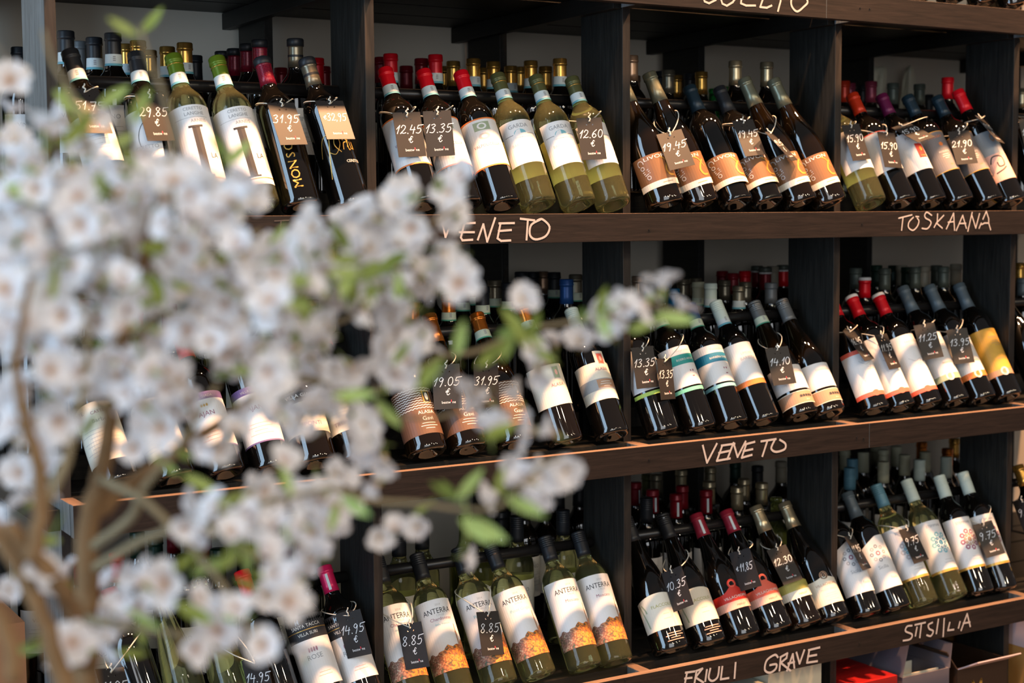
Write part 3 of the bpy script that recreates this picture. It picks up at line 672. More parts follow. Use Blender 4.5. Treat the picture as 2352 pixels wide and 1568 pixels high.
# ------------------------------------------------------------------ front bottles
ROWN = ['highest row', 'upper row', 'middle row', 'lower row']
BAYN = ['first bay', 'second bay', 'third bay', 'fourth bay', 'fifth bay']
ORD = ['leftmost', 'second', 'third', 'fourth', 'fifth', 'sixth', 'seventh', 'eighth', 'ninth', 'tenth', 'eleventh', 'twelfth', 'thirteenth', 'fourteenth', 'fifteenth', 'sixteenth', 'seventeenth', 'eighteenth', 'nineteenth', 'twentieth', 'twenty-first', 'twenty-second']
FRONT = {}; FSHAPE = {}
OCC = {0: [], 1: [], 2: [], 3: []}
def solve_lean(bx, zt, tx, ty, r=R_B, Y=0.047):
    y = 600; zc = zt + r * 0.42
    for _ in range(5):
        b = hit(bx, y, 1, Y); y = proj((b.x, Y, zc))[1]
    B = Vector((b.x, Y, zc)); best = None
    for i in range(13):
        L = 0.290 + 0.004 * i
        d = ray(tx, ty); oc = CAM - B; bb = d.dot(oc); cc = oc.dot(oc) - L * L; D = bb * bb - cc
        t = -bb + (math.sqrt(D) if D > 0 else 0)
        v = CAM + d * t - B; n = v.normalized()
        lat = math.degrees(math.atan2(n.x, n.z)); back = math.degrees(math.atan2(n.y, n.z))
        c = abs(lat) * .12 + abs(L - .304) * 60 + max(0, 17 - back) * .4 + max(0, back - 31) * .4 + (abs(v.length - L) * 300)
        if best is None or c < best[0]: best = (c, L, n, lat, back)
    c, L, n, lat, back = best
    back = max(16, min(32, back)); lat = max(-13, min(11, lat))
    n = Vector((math.tan(math.radians(lat)), math.tan(math.radians(back)), 1)).normalized()
    # rest the lower back rim on the slat
    low = r * 0.86 * math.sqrt(max(0, 1 - n.z ** 2))
    B = Vector((B.x, B.y, zt + low + .0004))
    return B, n, L
# (base px x, top px x, top px y, shape, glass, cap, style, band, label, look)
FB = {
 (1, 0): [(272, 160, 118, 'bord', 'dark_glass', 'black', '', 'blue', 'plain', 'dark bottle with black foil and white label'),
          (350, 292, 122, 'bord', 'dark_glass', 'black', '', 'blue', 'ceretto_white', 'dark bottle with matt black foil and pale blue neck strip'),
          (487, 397, 128, 'bord', 'pale_glass', 'bright green', 'ring', 'blue', 'ceretto', 'clear white wine with green foil behind the blossoms'),
          (598, 497, 133, 'bord', 'pale_glass', 'bright green', 'ring', 'blue', 'ceretto', 'clear white wine with green foil and tall cut-out label'),
          (693, 601, 135, 'bord', 'dark_glass', 'checked', 'checked', None, 'monsordo', 'dark bottle with red checked foil and vertical gold lettering'),
          (808, 704, 135, 'bord', 'dark_glass', 'pewter', 'goldblack', None, 'arlu', 'dark bottle with black and gold foil and gold script')],
 (1, 1): [(974, 884, 161, 'bord', 'dark_glass', 'red', '', 'blue', 'red_crest', 'leftmost red-foiled dark bottle with orange-edged label'),
          (1068, 972, 165, 'bord', 'dark_glass', 'red', '', 'blue', 'red_crest', 'middle red-foiled dark bottle, label partly behind tag'),
          (1156, 1058, 168, 'bord', 'dark_glass', 'red', '', 'blue', 'red_crest', 'dark bottle with red foil and uncovered crest label'),
          (1238, 1142, 174, 'bord', 'pale_glass', 'olive', 'ring', 'blue', 'garda', 'clear white wine with olive foil beside the red-foiled bottles'),
          (1330, 1230, 178, 'bord', 'pale_glass', 'olive', 'ring', 'blue', 'garda', 'clear white wine with olive foil between two alike'),
          (1410, 1313, 182, 'bord', 'pale_glass', 'olive', 'ring', 'blue', 'garda', 'clear white wine with olive foil and 12.60 tag')],
 (1, 2): [(1531, 1424, 172, 'burg', 'brown_glass', 'silver-green', 'long', None, 'livo', 'dark sloping bottle with brown label, cap hidden by post'),
          (1612, 1487, 168, 'burg', 'brown_glass', 'silver-green', 'long', None, 'livo', 'dark sloping bottle with silvery olive foil and tilted tag'),
          (1693, 1583, 203, 'bord', 'dark_glass', 'navy', 'long', None, 'livo', 'dark straight bottle with navy foil and brown label'),
          (1764, 1652, 205, 'bord', 'dark_glass', 'black', 'long', None, 'livo', 'dark straight bottle with black foil and 19.45 tag'),
          (1839, 1709, 182, 'burg', 'brown_glass', 'silver-green', 'long', None, 'livo', 'dark sloping bottle with olive foil and edge-on tag'),
          (1908, 1776, 184, 'burg', 'brown_glass', 'silver-green', 'long', None, 'livo', 'dark sloping bottle with olive foil nearest the right post')],
 (1, 3): [(2001, 1897, 217, 'bord', 'pale_glass', 'orange-red', '', None, 'green_lab', 'clear bottle with green-banded label behind 15.90 tag'),
          (2072, 1957, 220, 'bord', 'dark_glass', 'orange-red', '', None, 'tosc', 'dark bottle with orange-red foil and white label'),
          (2141, 2024, 222, 'bord', 'dark_glass', 'purple', '', None, 'poggio_w', 'dark bottle with purple foil and red square on label'),
          (2204, 2084, 224, 'bord', 'dark_glass', 'navy', '', None, 'poggio_g', 'dark bottle with navy foil and uncovered grey label'),
          (2273, 2151, 226, 'bord', 'dark_glass', 'navy', '', None, 'poggio_g', 'dark bottle with navy foil behind the 21.90 tag'),
          (2328, 2204, 211, 'bord', 'dark_glass', 'red', '', None, 'swirl', 'dark bottle with red foil and black swirl on label')],
 (1, 4): [(2410, 2292, 216, 'bord', 'dark_glass', 'black', '', None, None, 'dark unlabelled bottle cut by the right picture edge')],
 (2, 0): [(275, 165, 795, 'bord', 'dark_glass', 'black', '', 'green', 'letter', 'dark bottle with lettered cream label behind the tree stem'),
          (405, 290, 782, 'bord', 'dark_glass', 'red', '', None, 'letter', 'dark bottle with lettered cream label right of tree stem'),
          (520, 412, 770, 'bord', 'dark_glass', 'red', '', None, 'ajan', 'dark bottle with white label edged in purple, half hidden'),
          (625, 530, 755, 'bord', 'dark_glass', 'red', '', None, 'ajan', 'dark bottle with purple-topped white label and three gold marks'),
          (727, 640, 748, 'burg', 'brown_glass', 'dark red', '', None, 'giada', 'dark bottle with arched black and cream label'),
          (845, 750, 740, 'burg', 'dark_glass', 'red', '', None, 'giada', 'dark bottle with red foil showing among blossoms')],
 (2, 1): [(983, 890, 736, 'burg', 'brown_glass', 'copper', '', 'green', 'script', 'dark sloping bottle with script-covered brown label, cap behind blossoms'),
          (1077, 985, 728, 'burg', 'brown_glass', 'copper', 'long', None, 'script', 'left one of two visible copper-foiled sloping bottles'),
          (1187, 1095, 725, 'burg', 'brown_glass', 'copper', '', 'green', 'script', 'right copper-foiled sloping bottle with green neck strip'),
          (1301, 1198, 695, 'bord', 'brown_glass', 'copper', '', 'green', 'alasia', 'dark bottle with cream label and small green picture'),
          (1408, 1312, 715, 'bord', 'dark_glass', 'white', 'screw', 'green', 'alasia2', 'dark bottle with grey-banded cream label and red stamp')],
 (2, 2): [(1523, 1420, 695, 'bord', 'dark_glass', 'black', '', None, 'w_lime', 'dark bottle with lime band under label, leftmost by post'),
          (1609, 1503, 694, 'bord', 'dark_glass', 'black', '', 'green', 'w_teal', 'dark bottle with teal-banded white label'),
          (1683, 1584, 703, 'bord', 'dark_glass', 'royal blue', '', 'green', 'w_blue', 'dark bottle with blue foil and blue-banded label'),
          (1756, 1644, 697, 'bord', 'dark_glass', 'white', 'screw', 'blue', 'w_orange', 'dark bottle with white screw cap and orange-edged label'),
          (1842, 1732, 699, 'burg', 'brown_glass', 'grey', 'screw', 'green', 'white_tan', 'dark sloping bottle with grey cap behind 14.10 tag'),
          (1919, 1809, 693, 'burg', 'brown_glass', 'grey', 'screw', None, 'white_tan', 'olive-brown sloping bottle with grey screw cap beside post')],
 (2, 3): [(2010, 1907, 683, 'bord', 'dark_glass', 'red', 'whitetop', None, 'red_bands', 'dark bottle with red bands above and below label'),
          (2070, 1955, 683, 'bord', 'dark_glass', 'red', 'whitetop', None, 'red_seal', 'dark bottle with red white-topped foil behind narrow tag'),
          (2132, 2016, 679, 'bord', 'dark_glass', 'red', 'whitetop', None, 'red_seal', 'dark bottle with red white-topped foil and uncovered label'),
          (2195, 2073, 663, 'bord', 'dark_glass', 'slate', 'long', None, 'seal_green', 'dark bottle with slate foil and green-edged seal label'),
          (2256, 2134, 660, 'bord', 'dark_glass', 'slate', 'long', None, 'seal_orange', 'dark bottle with slate foil and orange-edged seal label'),
          (2321, 2207, 656, 'bord', 'dark_glass', 'slate', 'long', None, 'seal_yellow', 'dark bottle with slate foil and mustard yellow label')],
 (2, 4): [(2405, 2290, 652, 'burg', 'dark_glass', 'black', '', None, None, 'dark sloping bottle cut by the right picture edge')],
 (3, 0): [(372, 250, 1352, 'bord', 'dark_glass', 'red', '', None, None, 'dark bottle behind the lowest left blossoms'),
          (462, 350, 1338, 'tall', 'pale_glass', None, '', None, None, 'clear green-tinged bottle glimpsed between blossoms'),
          (565, 455, 1325, 'tall', 'pale_glass', None, '', None, None, 'clear green-tinged bottle with string tag among blossoms'),
          (668, 555, 1312, 'bord', 'dark_glass', 'red', '', None, None, 'dark bottle with red foil mostly behind blossoms'),
          (768, 655, 1300, 'bord', 'dark_glass', 'red', '', None, 'rose', 'dark bottle with black-topped white rose label'),
          (866, 759, 1302, 'bord', 'dark_glass', 'pink-red', 'stripe', None, 'rose', 'dark bottle with pink-red striped foil and 14.95 tag')],
 (3, 1): [(955, 866, 1285, 'bord', 'pale_glass', 'black', 'screw', None, 'anterra_c', 'clear white wine with village label at the left post'),
          (1050, 957, 1277, 'bord', 'pale_glass', 'black', 'screw', None, 'anterra_c', 'clear white wine, black cap, right of left 8.85 tag'),
          (1150, 1052, 1263, 'bord', 'pale_glass', 'black', 'screw', None, 'anterra_p', 'clear white wine behind the upright right 8.85 tag'),
          (1240, 1126, 1255, 'bord', 'pale_glass', 'black', 'screw', None, 'anterra_p', 'clear white wine with blue script under its name'),
          (1345, 1251, 1238, 'bord', 'pale_glass', 'black', 'screw', None, 'anterra_m', 'clear white wine, left of the last village-label pair'),
          (1416, 1327, 1227, 'bord', 'pale_glass', 'black', 'screw', None, 'anterra_m', 'clear white wine with village label nearest right post')],
 (3, 2): [(1543, 1438, 1192, 'burg', 'dark_glass', 'black', 'screw', None, 'flaccolo', 'large dark bottle with arched cream label, cap hidden'),
          (1629, 1521, 1185, 'burg', 'dark_glass', 'black', 'screw', None, 'flaccolo', 'large dark bottle with arched label behind 10.35 tag'),
          (1709, 1598, 1184, 'burg', 'dark_glass', 'crimson', 'stripe', None, 'villa_red', 'dark sloping bottle with crimson foil and red label'),
          (1784, 1667, 1176, 'burg', 'dark_glass', 'crimson', 'stripe', None, 'villa_red2', 'dark sloping bottle with crimson foil behind 11,85 tag'),
          (1852, 1735, 1166, 'burg', 'brown_glass', 'champagne', 'long', None, 'villa_green', 'sloping bottle with champagne foil and olive label'),
          (1915, 1802, 1158, 'burg', 'dark_glass', 'champagne', 'long', None, 'villa_white', 'dark sloping bottle with champagne foil and round emblem')],
 (3, 3): [(1992, 1889, 1140, 'bord', 'dark_glass', 'black', '', None, 'star_w', 'dark bottle with wavy-topped white label at left post'),
          (2059, 1945, 1134, 'bord', 'dark_glass', 'slate', 'long', None, 'star_w2', 'dark bottle with slate foil and wavy-topped white label'),
          (2123, 2012, 1116, 'bord', 'pale_glass', 'sky blue', 'screw', None, 'stem_p', 'clear wine with sky blue screw cap'),
          (2191, 2082, 1106, 'bord', 'pale_glass', 'white', 'screw', None, 'stem_b', 'clear wine with white screw cap and blue star label'),
          (2251, 2157, 1095, 'bord', 'dark_glass', 'white', 'screw', None, 'stem_k', 'dark bottle with white cap and uncovered star label'),
          (2305, 2211, 1086, 'bord', 'dark_glass', 'white', 'screw', None, 'stem_k', 'dark bottle with white cap behind right 9.75 tag')],
 (3, 4): [(2428, 2338, 1070, 'bord', 'dark_glass', 'gold', '', None, 'orange_top', 'dark bottle with gold foil cut by right picture edge')],
 (0, 3): [(2120, 2010, -305, 'bord', 'dark_glass', 'red', '', None, None, 'dark bottle base at picture top, leftmost one showing'),
          (2192, 2078, -290, 'bord', 'dark_glass', 'red', '', None, None, 'dark bottle base at picture top, second one showing'),
          (2264, 2148, -280, 'bord', 'dark_glass', 'red', '', None, None, 'dark bottle base at picture top, third one showing'),
          (2330, 2212, -270, 'bord', 'dark_glass', 'red', '', None, None, 'dark bottle base at picture top beside the right post')],
}
for (row, bay), lst in FB.items():
    for i, (bx, tx, ty, sh, gl, cap, st, band, lab, look) in enumerate(lst):
        r = 0.0412 if sh == 'burg' else 0.0375
        B, n, L = solve_lean(bx, ZT[row], tx, ty, r)
        # keep neighbours apart and out of the posts
        x0, x1 = XP[bay] + T + r + .003, (XP[bay + 1]) - r - .003
        B.x = max(x0, min(x1, B.x))
        if OCC[row] and OCC[row][-1][2] == bay and B.x < OCC[row][-1][0].x + OCC[row][-1][1] + r + .0015: B.x = OCC[row][-1][0].x + OCC[row][-1][1] + r + .0015
        OCC[row].append((B.copy(), r, bay, n))
        lrot = math.radians(-20 + rnd.uniform(-4, 4))
        if lab in ('monsordo', 'arlu', 'livo'): lrot = math.radians(-23 if lab == 'livo' else -12)
        place = ROWN[row] + ', ' + BAYN[bay]
        FSHAPE[(row, bay, i)] = sh
        FRONT[(row, bay, i)] = (bottle(B, n, L, sh, gl, cap, st or 'plain', band, lab, lrot, look, place, 'leaning bottles in ' + ROWN[row] + ', ' + BAYN[bay]), B, n, L)

# ------------------------------------------------------------------ upright bottles behind the rods
BACK = {
 (1, 0): [(151, 74, 'black', 'blue'), (184, 98, 'grey', None), (216, 89, 'black', 'blue'), (259, 79, 'black', 'blue'), (290, 104, 'gold', 'blue'), (317, 96, 'gold', 'blue'), (343, 118, 'gold', None), (384, 110, 'gold', 'blue'), (424, 101, 'gold', 'blue'), (448, 130, 'black', None),
          (511, 121, 'checked', None), (539, 115, 'checked', None), (568, 104, 'checked', None), (596, 95, 'checked', None), (678, 92, 'pewter', None), (645, 158, 'dark red', None), (728, 136, 'red', None), (744, 155, 'dark red', None), (43, 111, 'black', 'green')],
 (1, 1): [(864, 148, 'dark red', None), (876, 134, 'dark red', None), (897, 126, 'red', 'blue'), (933, 154, 'dark red', None), (968, 137, 'dark red', None), (1000, 128, 'red', 'blue'), (1020, 155, 'gold', None), (1041, 143, 'gold', None), (1087, 137, 'gold', 'blue'), (1110, 158, 'gold', None), (1133, 144, 'gold', 'blue'), (1173, 154, 'gold', 'blue'), (1195, 156, 'gold', None), (1219, 142, 'gold', 'blue'), (1253, 155, 'gold', None), (1286, 137, 'gold', 'blue')],
 (1, 2): [(1450, 130, 'bronze', None), (1457, 176, 'bronze', None), (1519, 166, 'black', None), (1535, 163, 'pewter', None), (1554, 175, 'gold', None), (1585, 171, 'black', None), (1611, 167, 'gold', None), (1640, 203, None, None), (1668, 198, None, None), (1689, 142, 'champagne', None), (1761, 145, 'champagne', None)],
 (1, 3): [(1939, 188, 'orange-red', None), (1952, 193, 'wine', None), (1980, 198, 'black', None), (2001, 189, 'wine', None), (2051, 193, 'grey-green', None), (2112, 195, 'grey-green', None), (2132, 219, 'black', None), (2177, 180, 'red', None)],
 (1, 4): [(2347, 205, 'champagne', None), (2352, 222, 'black', None)],
 (2, 0): [(200, 690, 'dark red', None), (262, 700, 'black', None), (310, 712, 'red', None), (388, 700, 'wine', None), (470, 700, 'black', None), (545, 742, 'red', None), (610, 690, 'gold', None), (668, 705, 'black', None), (715, 690, 'copper', None), (790, 690, 'dark red', None), (75, 700, 'black', None)],
 (2, 1): [(930, 640, 'pewter', 'green'), (947, 695, 'copper', None), (965, 633, 'gold', None), (1004, 697, 'copper', 'green'), (988, 635, 'gold', None), (1030, 678, 'copper', 'green'), (1063, 654, 'black', 'green'), (1083, 641, 'pewter', 'green'), (1108, 660, 'black', 'green'), (1136, 645, 'pewter', 'green'), (1167, 651, 'black', 'green'), (1197, 626, 'black', 'green'), (1224, 626, 'black', 'green'), (1246, 625, 'bronze', None), (1273, 627, 'black', 'green'), (1301, 643, 'royal blue', None), (1322, 632, 'pewter', 'green')],
 (2, 2): [(1466, 636, 'bronze', None), (1494, 639, 'grey', None), (1512, 636, 'pewter', None), (1546, 664, 'blue', None), (1528, 646, 'blue', None), (1569, 642, 'pewter', None), (1598, 640, 'pewter', None), (1604, 649, 'cream', 'green'), (1632, 652, 'white', 'blue'), (1659, 624, 'dark red', None), (1683, 629, 'dark red', None), (1664, 645, 'pewter', None), (1711, 624, 'red', None), (1697, 658, 'pewter', 'blue'), (1712, 649, 'pewter', None), (1739, 613, 'dark red', 'greytop'), (1758, 616, 'dark red', 'greytop'), (1775, 613, 'beige', None), (1771, 651, 'grey', None), (1798, 611, 'red', 'greytop')],
 (2, 3): [(1966, 617, 'grey-green', None), (1986, 639, 'red', 'whitetop'), (2032, 618, 'grey-green', None), (2013, 611, 'dark green', None), (2053, 611, 'dark green', None), (2071, 611, 'beige', None), (2083, 615, 'dark green', None), (2102, 615, 'grey-green', None), (2123, 613, 'beige', None), (2151, 611, 'grey-green', None), (2167, 614, 'grey-green', None), (2196, 608, 'beige', None)],
 (2, 4): [(2343, 605, 'gold', None), (2349, 640, 'slate', None)],
 (3, 0): [(175, 1278, 'dark red', None), (215, 1308, 'dark red', None), (268, 1272, 'red', None), (315, 1222, 'dark green', None), (357, 1236, 'dark green', None), (424, 1276, 'dark green', None), (438, 1222, 'olive', None), (398, 1216, 'dark red', None), (618, 1258, 'dark red', None), (655, 1240, 'dark red', None), (700, 1250, 'dark red', None), (500, 1262, 'dark green', None), (560, 1262, 'black', None), (78, 1245, 'red', None), (470, 1222, 'dark red', None)],
 (3, 1): [(916, 1218, 'black', 'screw'), (969, 1203, 'black', 'screw'), (1101, 1199, 'black', 'screw'), (1187, 1187, 'black', 'screw'), (1293, 1173, 'black', 'screw'), (1068, 1182, None, None), (1150, 1176, 'black', None), (1203, 1136, 'black', None), (1250, 1140, 'black', None), (1283, 1120, 'black', None), (1329, 1112, 'black', None)],
 (3, 2): [(1459, 1109, 'dark red', 'stripe'), (1487, 1090, 'olive', None), (1499, 1126, 'dark red', 'stripe'), (1485, 1145, 'black', 'screw'), (1507, 1091, 'pewter', None), (1565, 1080, 'champagne', None), (1553, 1136, 'dark red', 'stripe'), (1567, 1117, 'dark red', None), (1622, 1127, 'dark red', 'stripe'), (1629, 1107, 'champagne', None), (1632, 1074, 'champagne', None), (1693, 1119, 'champagne', None), (1709, 1101, 'champagne', None), (1750, 1110, 'champagne', None), (1689, 1062, 'dark green', None), (1740, 1071, 'black', None), (1794, 1061, 'beige', None), (1783, 1141, None, None)],
 (3, 3): [(1941, 1035, 'cream', None), (1958, 1055, 'sky blue', 'screw'), (1952, 1076, 'sky blue', 'screw'), (1983, 1040, 'cream', 'screw'), (2011, 1027, 'cream', None), (2029, 1034, 'cream', None), (2029, 1062, 'cream', 'screw'), (2059, 1027, 'cream', 'screw'), (2078, 1046, 'cream', 'screw'), (2125, 1039, 'cream', 'screw'), (2112, 1057, 'white', 'screw'), (2117, 1016, 'copper', None), (2176, 1031, 'copper', None), (2174, 1051, 'white', 'screw'), (2192, 1008, 'gold', None)],
}
BOCC = {0: [], 1: [], 2: [], 3: []}
PAPER = [tuple(hit(px, 205, 1, .715))[:2] for px in (1990, 2008, 2025, 2062, 2080, 2100)]
BOCC[1] += PAPER
for (row, bay), lst in BACK.items():
    order = sorted(range(len(lst)), key=lambda i: lst[i][0]); rank = {i: k for k, i in enumerate(order)}
    # nearest ones first: lower cap in the picture is not always nearer, so sort by ideal depth
    def ideal(px, py):
        p = hit(px, py, 2, ZT[row] + (.348 if row in (1, 2) else .303)); return p.y
    seq = sorted(range(len(lst)), key=lambda i: ideal(lst[i][0], lst[i][1]) if CAM.z < ZT[row] or True else 0)
    for i in seq:
        px, py, cap, ex = lst[i]
        y0 = ideal(px, py); best = None
        if abs(ZT[row] + .303 - CAM.z) < 0.12 or y0 < .2: y0 = max(.30, min(.66, y0))
        zb = ZT[row] + (.0452 if row in (1, 2) else .0006)
        for k in range(101):
            Y = 0.268 + 0.005 * k
            if Y > 0.752: break
            p = hit(px, py, 1, Y); H = p.z - zb
            if H < .258 or H > .350: continue
            X = p.x
            def clear(x0, x1, y0, y1, r=.0395):
                dx = max(x0 - X, 0, X - x1); dy = max(y0 - Y, 0, Y - y1); return dx * dx + dy * dy > r * r
            if not all(clear(q, q + T, D1, D1 + DP) and clear(q, q + T, YB, YB + DB) for q in XP): continue
            if any((X - q[0]) ** 2 + (Y - q[1]) ** 2 < .0765 ** 2 for q in BOCC[row]): continue
            c = abs(Y - y0) * .6 + abs(H - .303) * 2.5
            if best is None or c < best[0]: best = (c, X, Y, H)
        if best is None: print('SKIP back', row, bay, px, py, round(y0, 2)); continue
        _, X, Y, H = best
        BOCC[row].append((X, Y))
        gl = 'dark_glass' if cap else ('green_glass' if row == 1 else 'olive_glass')
        if row == 3 and bay == 1 and ex == 'screw': gl = 'pale_glass'
        sty = 'plain'; band = None
        if cap == 'checked': sty = 'checked'
        elif cap == 'pewter' and (row, bay) == (1, 0): sty = 'goldblack'
        elif ex in ('screw', 'whitetop', 'greytop', 'stripe'): sty = ex
        elif ex in ('blue', 'green'): band = ex
        look = ('upright bottle, %s %s' % ({'checked': 'red checked'}.get(cap, cap), 'screw cap' if sty == 'screw' else 'foil')) if cap else 'upright bare green glass bottle'
        place = 'behind the rod, %s from left, %s, %s' % (ORD[rank[i]] if rank[i] else 'first', ROWN[row].replace(' row', ' row'), BAYN[bay])
        bottle(Vector((X, Y, zb)), (0, 0, 1), H, 'bord', gl, cap, sty, band, 'plain' if (row == 3 or (row, bay) == (1, 0)) and cap else None, math.radians(rnd.uniform(-30, 10)), look, place, 'upright bottles in ' + ROWN[row] + ', ' + BAYN[bay])

# ------------------------------------------------------------------ price tags
def qd(sc_, ox, oy, *p): return [(ox + p[i] / sc_, oy + p[i + 1] / sc_) for i in range(0, 8, 2)]
TAGS = [  # row, bay, bottle, corners TL TR BR BL in the photo, price, euro first
 (1,0,0,qd(2.735,0,0,440,560,615,555,700,830,525,835),'51.75',0), (1,0,1,qd(2.735,0,0,850,592,1015,588,1100,880,925,885),'29.85',0),
 (1,0,4,qd(2.735,0,0,1680,650,1845,640,1935,912,1760,905),'31.95',0), (1,0,5,qd(2.735,0,0,1985,640,2150,625,2228,875,2055,870),'32,95',1),
 (1,1,0,qd(2.613,840,0,155,678,330,668,360,940,203,940),'12.45',0), (1,1,1,qd(2.613,840,0,340,665,512,662,535,930,372,945),'13.35',0), (1,1,5,qd(2.613,840,0,1262,712,1415,700,1445,955,1298,960),'12.60',0),
 (1,2,1,qd(2.613,1430,0,205,812,350,770,435,990,283,1020),'19.45',0), (1,2,3,qd(2.613,1430,0,648,720,782,715,865,930,740,940),'19.45',0), (1,2,4,qd(2.613,1430,0,815,760,870,760,1085,1000,1040,985),'19.45',0),
 (1,3,0,qd(2.613,1900,0,88,750,185,740,265,955,152,968),'15.90',0), (1,3,1,qd(2.613,1900,0,300,790,402,795,452,1012,345,1000),'15.90',0), (1,3,3,qd(2.613,1900,0,345,765,490,730,690,830,540,850),'15.90',0),
 (1,3,4,qd(2.613,1900,0,715,785,850,780,912,985,778,988),'21.90',0), (1,3,5,qd(2.613,1900,0,880,690,930,700,1072,875,1020,840),'19.90',0),
 (2,1,1,qd(2.8,840,540,425,830,600,825,625,1110,438,1128),'19.05',0), (2,1,2,qd(2.8,840,540,690,822,855,812,855,1110,705,1122),'31.95',0),
 (2,2,0,qd(2.8,1430,540,60,712,185,700,245,985,85,1000),'13.35',0), (2,2,1,qd(2.8,1430,540,205,785,325,775,328,1065,262,1068),'13.35',0), (2,2,4,qd(2.8,1430,540,912,722,1060,710,1125,955,970,970),'14.10',0),
 (2,3,0,qd(2.8,1900,540,85,590,150,590,322,812,250,825),'16.45',0), (2,3,1,qd(2.8,1900,540,300,640,378,620,480,860,402,868),'11.95',0), (2,3,3,qd(2.8,1900,540,540,572,692,555,748,790,628,808),'11.25',0), (2,3,4,qd(2.8,1900,540,760,600,893,588,957,830,818,832),'13.95',0),
 (3,0,5,qd(2.76,500,1000,735,1112,900,1090,985,1400,835,1425),'14.95',0), (3,0,2,qd(2.76,500,1000,150,1430,310,1410,370,1700,220,1720),'14.95',0), (3,0,0,qd(2.76,0,1000,600,1480,790,1465,860,1760,690,1775),'11.95',0),
 (3,1,0,qd(3.027,840,1050,210,1150,385,1128,445,1470,290,1490),'8.85',0), (3,1,2,qd(3.027,840,1050,768,1062,915,1055,970,1385,812,1388),'8.85',0),
 (3,2,1,qd(2.97,1430,1040,262,825,402,768,480,1030,352,1082),'10.35',0), (3,2,3,qd(2.97,1430,1040,725,682,862,645,950,905,808,945),'11,85',1), (3,2,4,qd(2.97,1430,1040,972,655,1112,620,1232,865,1105,905),'12.30',0),
 (3,3,0,qd(2.666,1900,980,90,655,160,655,270,870,230,895),'11.95',0), (3,3,2,qd(2.666,1900,980,430,620,525,600,625,815,538,850),'9.75',0), (3,3,5,qd(2.666,1900,980,880,590,1010,568,1090,778,985,810),'9.75',0),
 (1,4,0,qd(2.613,1900,0,1150,720,1260,700,1310,900,1190,920),'15.90',0), (3,4,0,qd(2.666,1900,980,1130,440,1240,420,1330,640,1215,665),'9.75',0),
]
def card_pose(P, corners):
    def rot(yw, pt, rl):
        up = Vector((0, math.sin(pt), math.cos(pt))); nrm = Vector((0, -math.cos(pt), math.sin(pt))); rt = up.cross(nrm)
        M = Matrix((rt, up, nrm)).transposed()
        return Matrix.Rotation(yw, 3, 'Z') @ M @ Matrix.Rotation(rl, 3, 'Z')
    loc = [(-CW / 2, CH / 2), (CW / 2, CH / 2), (CW / 2, -CH / 2), (-CW / 2, -CH / 2)]
    def err(a):
        R3 = rot(*a); e = 0
        for (x, y), (u, v) in zip(loc, corners):
            px, py = proj(P + R3 @ Vector((x, y, 0))); e += (px - u) ** 2 + (py - v) ** 2
        return e + 60 * a[2] ** 2 + 40 * (a[1] - .45) ** 2
    best = None
    for yw in (-60, -35, -10, 20, 45, 65):
        for pt in (5, 25, 50):
            for rl in (-20, 0, 20):
                a = [math.radians(yw), math.radians(pt), math.radians(rl)]; e = err(a)
                if best is None or e < best[0]: best = (e, a)
    e, a = best; st = .2
    while st > .004:
        imp = False
        for i in range(3):
            for sg in (-1, 1):
                b_ = list(a); b_[i] += sg * st
                if not (-1.35 < b_[0] < 1.2 and -.1 < b_[1] < 1.2): continue
                e2 = err(b_)
                if e2 < e: e, a, imp = e2, b_, True
        if not imp: st *= .5
    return rot(*a), a
CW, CH = 0.057, 0.089
